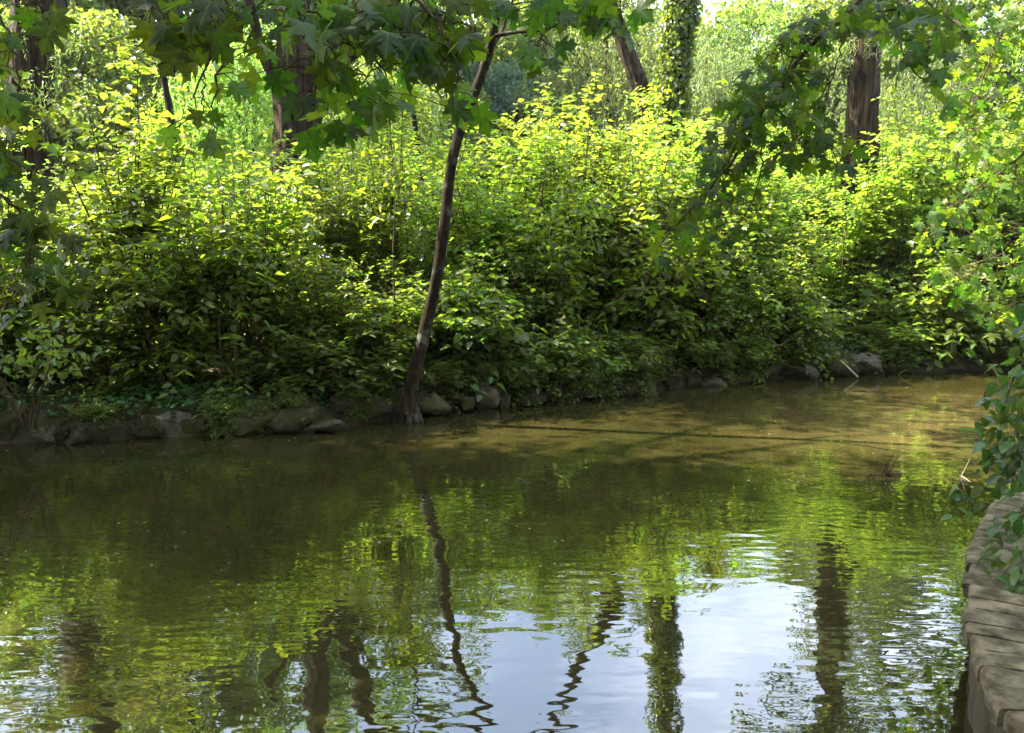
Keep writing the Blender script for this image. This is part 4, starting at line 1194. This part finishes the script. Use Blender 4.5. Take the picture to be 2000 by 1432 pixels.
# bits of leaf and seed fluff floating on the river
mb = MB(); r = np.random.default_rng(17)
n = 1260
px = np.concatenate([r.uniform(1300, 1950, 780), r.uniform(50, 1300, 480)]); py = np.concatenate([r.uniform(755, 960, 780), r.uniform(880, 1150, 480)])
P = np.array([ground(a, b, .004) for a, b in zip(px, py)])
cl_ = np.array([mnoise.noise(Vector((a * .9, b * 1.4, 3.0))) for a, b in P[:, :2]])
P = P[(P[:, 1] < yfar(P[:, 0]) - .15) & (P[:, 1] > ynear(P[:, 0]) + .2) & (cl_ > .08)]
e = r.uniform(-6.5, 9.5, 240); Pe = np.stack([e, yfar(e) - .22 - r.random(240) ** 2 * .35, np.full(240, .004)], -1)
P = np.concatenate([P, Pe[r.random(240) < .6]])
n = len(P)
leaves(mb, P, r.normal(size=(n, 3)) * (1, 1, .05), r.normal(size=(n, 3)) * .1 + (0, 0, 1), r.uniform(.008, .03, n) * r.uniform(.5, 1.5, n), .6, OVATE)
tag(obj('floating_debris', mb.mesh('floating_debris', M['litter'])), kind='stuff')

# ------------------------------------------------------------------ summer haze
m, nt, out = new_mat('thin_haze')
pv = nt.nodes.new('ShaderNodeVolumePrincipled'); pv.inputs['Color'].default_value = (.93, .97, 1, 1); pv.inputs['Density'].default_value = .0002
pv.inputs['Anisotropy'].default_value = .2
nt.links.new(pv.outputs[0], out.inputs['Volume'])
hx = np.array([(x, y, z) for x in (-122, 122) for y in (-34, 132) for z in (-2.2, 48)], float)
tag(obj('haze', mesh_from('haze', hx, [np.array([[0, 1, 3, 2], [4, 6, 7, 5], [0, 4, 5, 1], [2, 3, 7, 6], [0, 2, 6, 4], [1, 5, 7, 3]])], m)), kind='stuff')

# ------------------------------------------------------------------ light
SUN_AZ = math.atan2(-.966, .26)      # clockwise from +Y is positive x
SUN_EL = math.radians(50)
sd = Vector((math.sin(SUN_AZ) * math.cos(SUN_EL), math.cos(SUN_AZ) * math.cos(SUN_EL), math.sin(SUN_EL)))
sun = bpy.data.lights.new('sun', 'SUN'); sun.energy = 5.0; sun.angle = math.radians(.53); sun.color = (1, .92, .77)
so = bpy.data.objects.new('sun', sun); COL.objects.link(so)
so.location = sd * 60
so.rotation_euler = sd.to_track_quat('Z', 'Y').to_euler()

w = bpy.data.worlds.new('World'); sc.world = w; w.use_nodes = True
nt = w.node_tree; nt.nodes.clear(); L = nt.links.new
out = nt.nodes.new('ShaderNodeOutputWorld'); bg = nt.nodes.new('ShaderNodeBackground')
sky = nt.nodes.new('ShaderNodeTexSky'); sky.sky_type = 'NISHITA'; sky.sun_disc = False
sky.sun_elevation = SUN_EL; sky.sun_rotation = SUN_AZ
sky.air_density = 1.2; sky.dust_density = 1.5
tc = nt.nodes.new('ShaderNodeTexCoord')
mp = nt.nodes.new('ShaderNodeMapping'); mp.inputs['Scale'].default_value = (1, 1, 2.4); L(tc.outputs['Generated'], mp.inputs[0])
cl = nt.nodes.new('ShaderNodeTexNoise'); cl.inputs['Scale'].default_value = 2.6; cl.inputs['Detail'].default_value = 7; cl.inputs['Roughness'].default_value = .55
L(mp.outputs[0], cl.inputs['Vector'])
mr = nt.nodes.new('ShaderNodeMapRange'); mr.inputs[1].default_value = .42; mr.inputs[2].default_value = .72; mr.inputs[3].default_value = .1; mr.inputs[4].default_value = .8
L(cl.outputs['Fac'], mr.inputs[0])
mx = nt.nodes.new('ShaderNodeMix'); mx.data_type = 'RGBA'
L(mr.outputs[0], mx.inputs[0]); L(sky.outputs[0], mx.inputs[6]); mx.inputs[7].default_value = (10.5, 11.4, 13.4, 1)
L(mx.outputs[2], bg.inputs['Color']); bg.inputs['Strength'].default_value = .088
L(bg.outputs[0], out.inputs['Surface'])

sc.view_settings.view_transform = 'Standard'; sc.view_settings.look = 'None'
sc.view_settings.exposure = 3.0; sc.view_settings.gamma = 1.0
cy = sc.cycles
cy.max_bounces = 7; cy.diffuse_bounces = 3; cy.glossy_bounces = 3; cy.transmission_bounces = 4; cy.transparent_max_bounces = 4
cy.caustics_reflective = False; cy.caustics_refractive = False
cy.sample_clamp_indirect = 8.0
cy.use_denoising = True
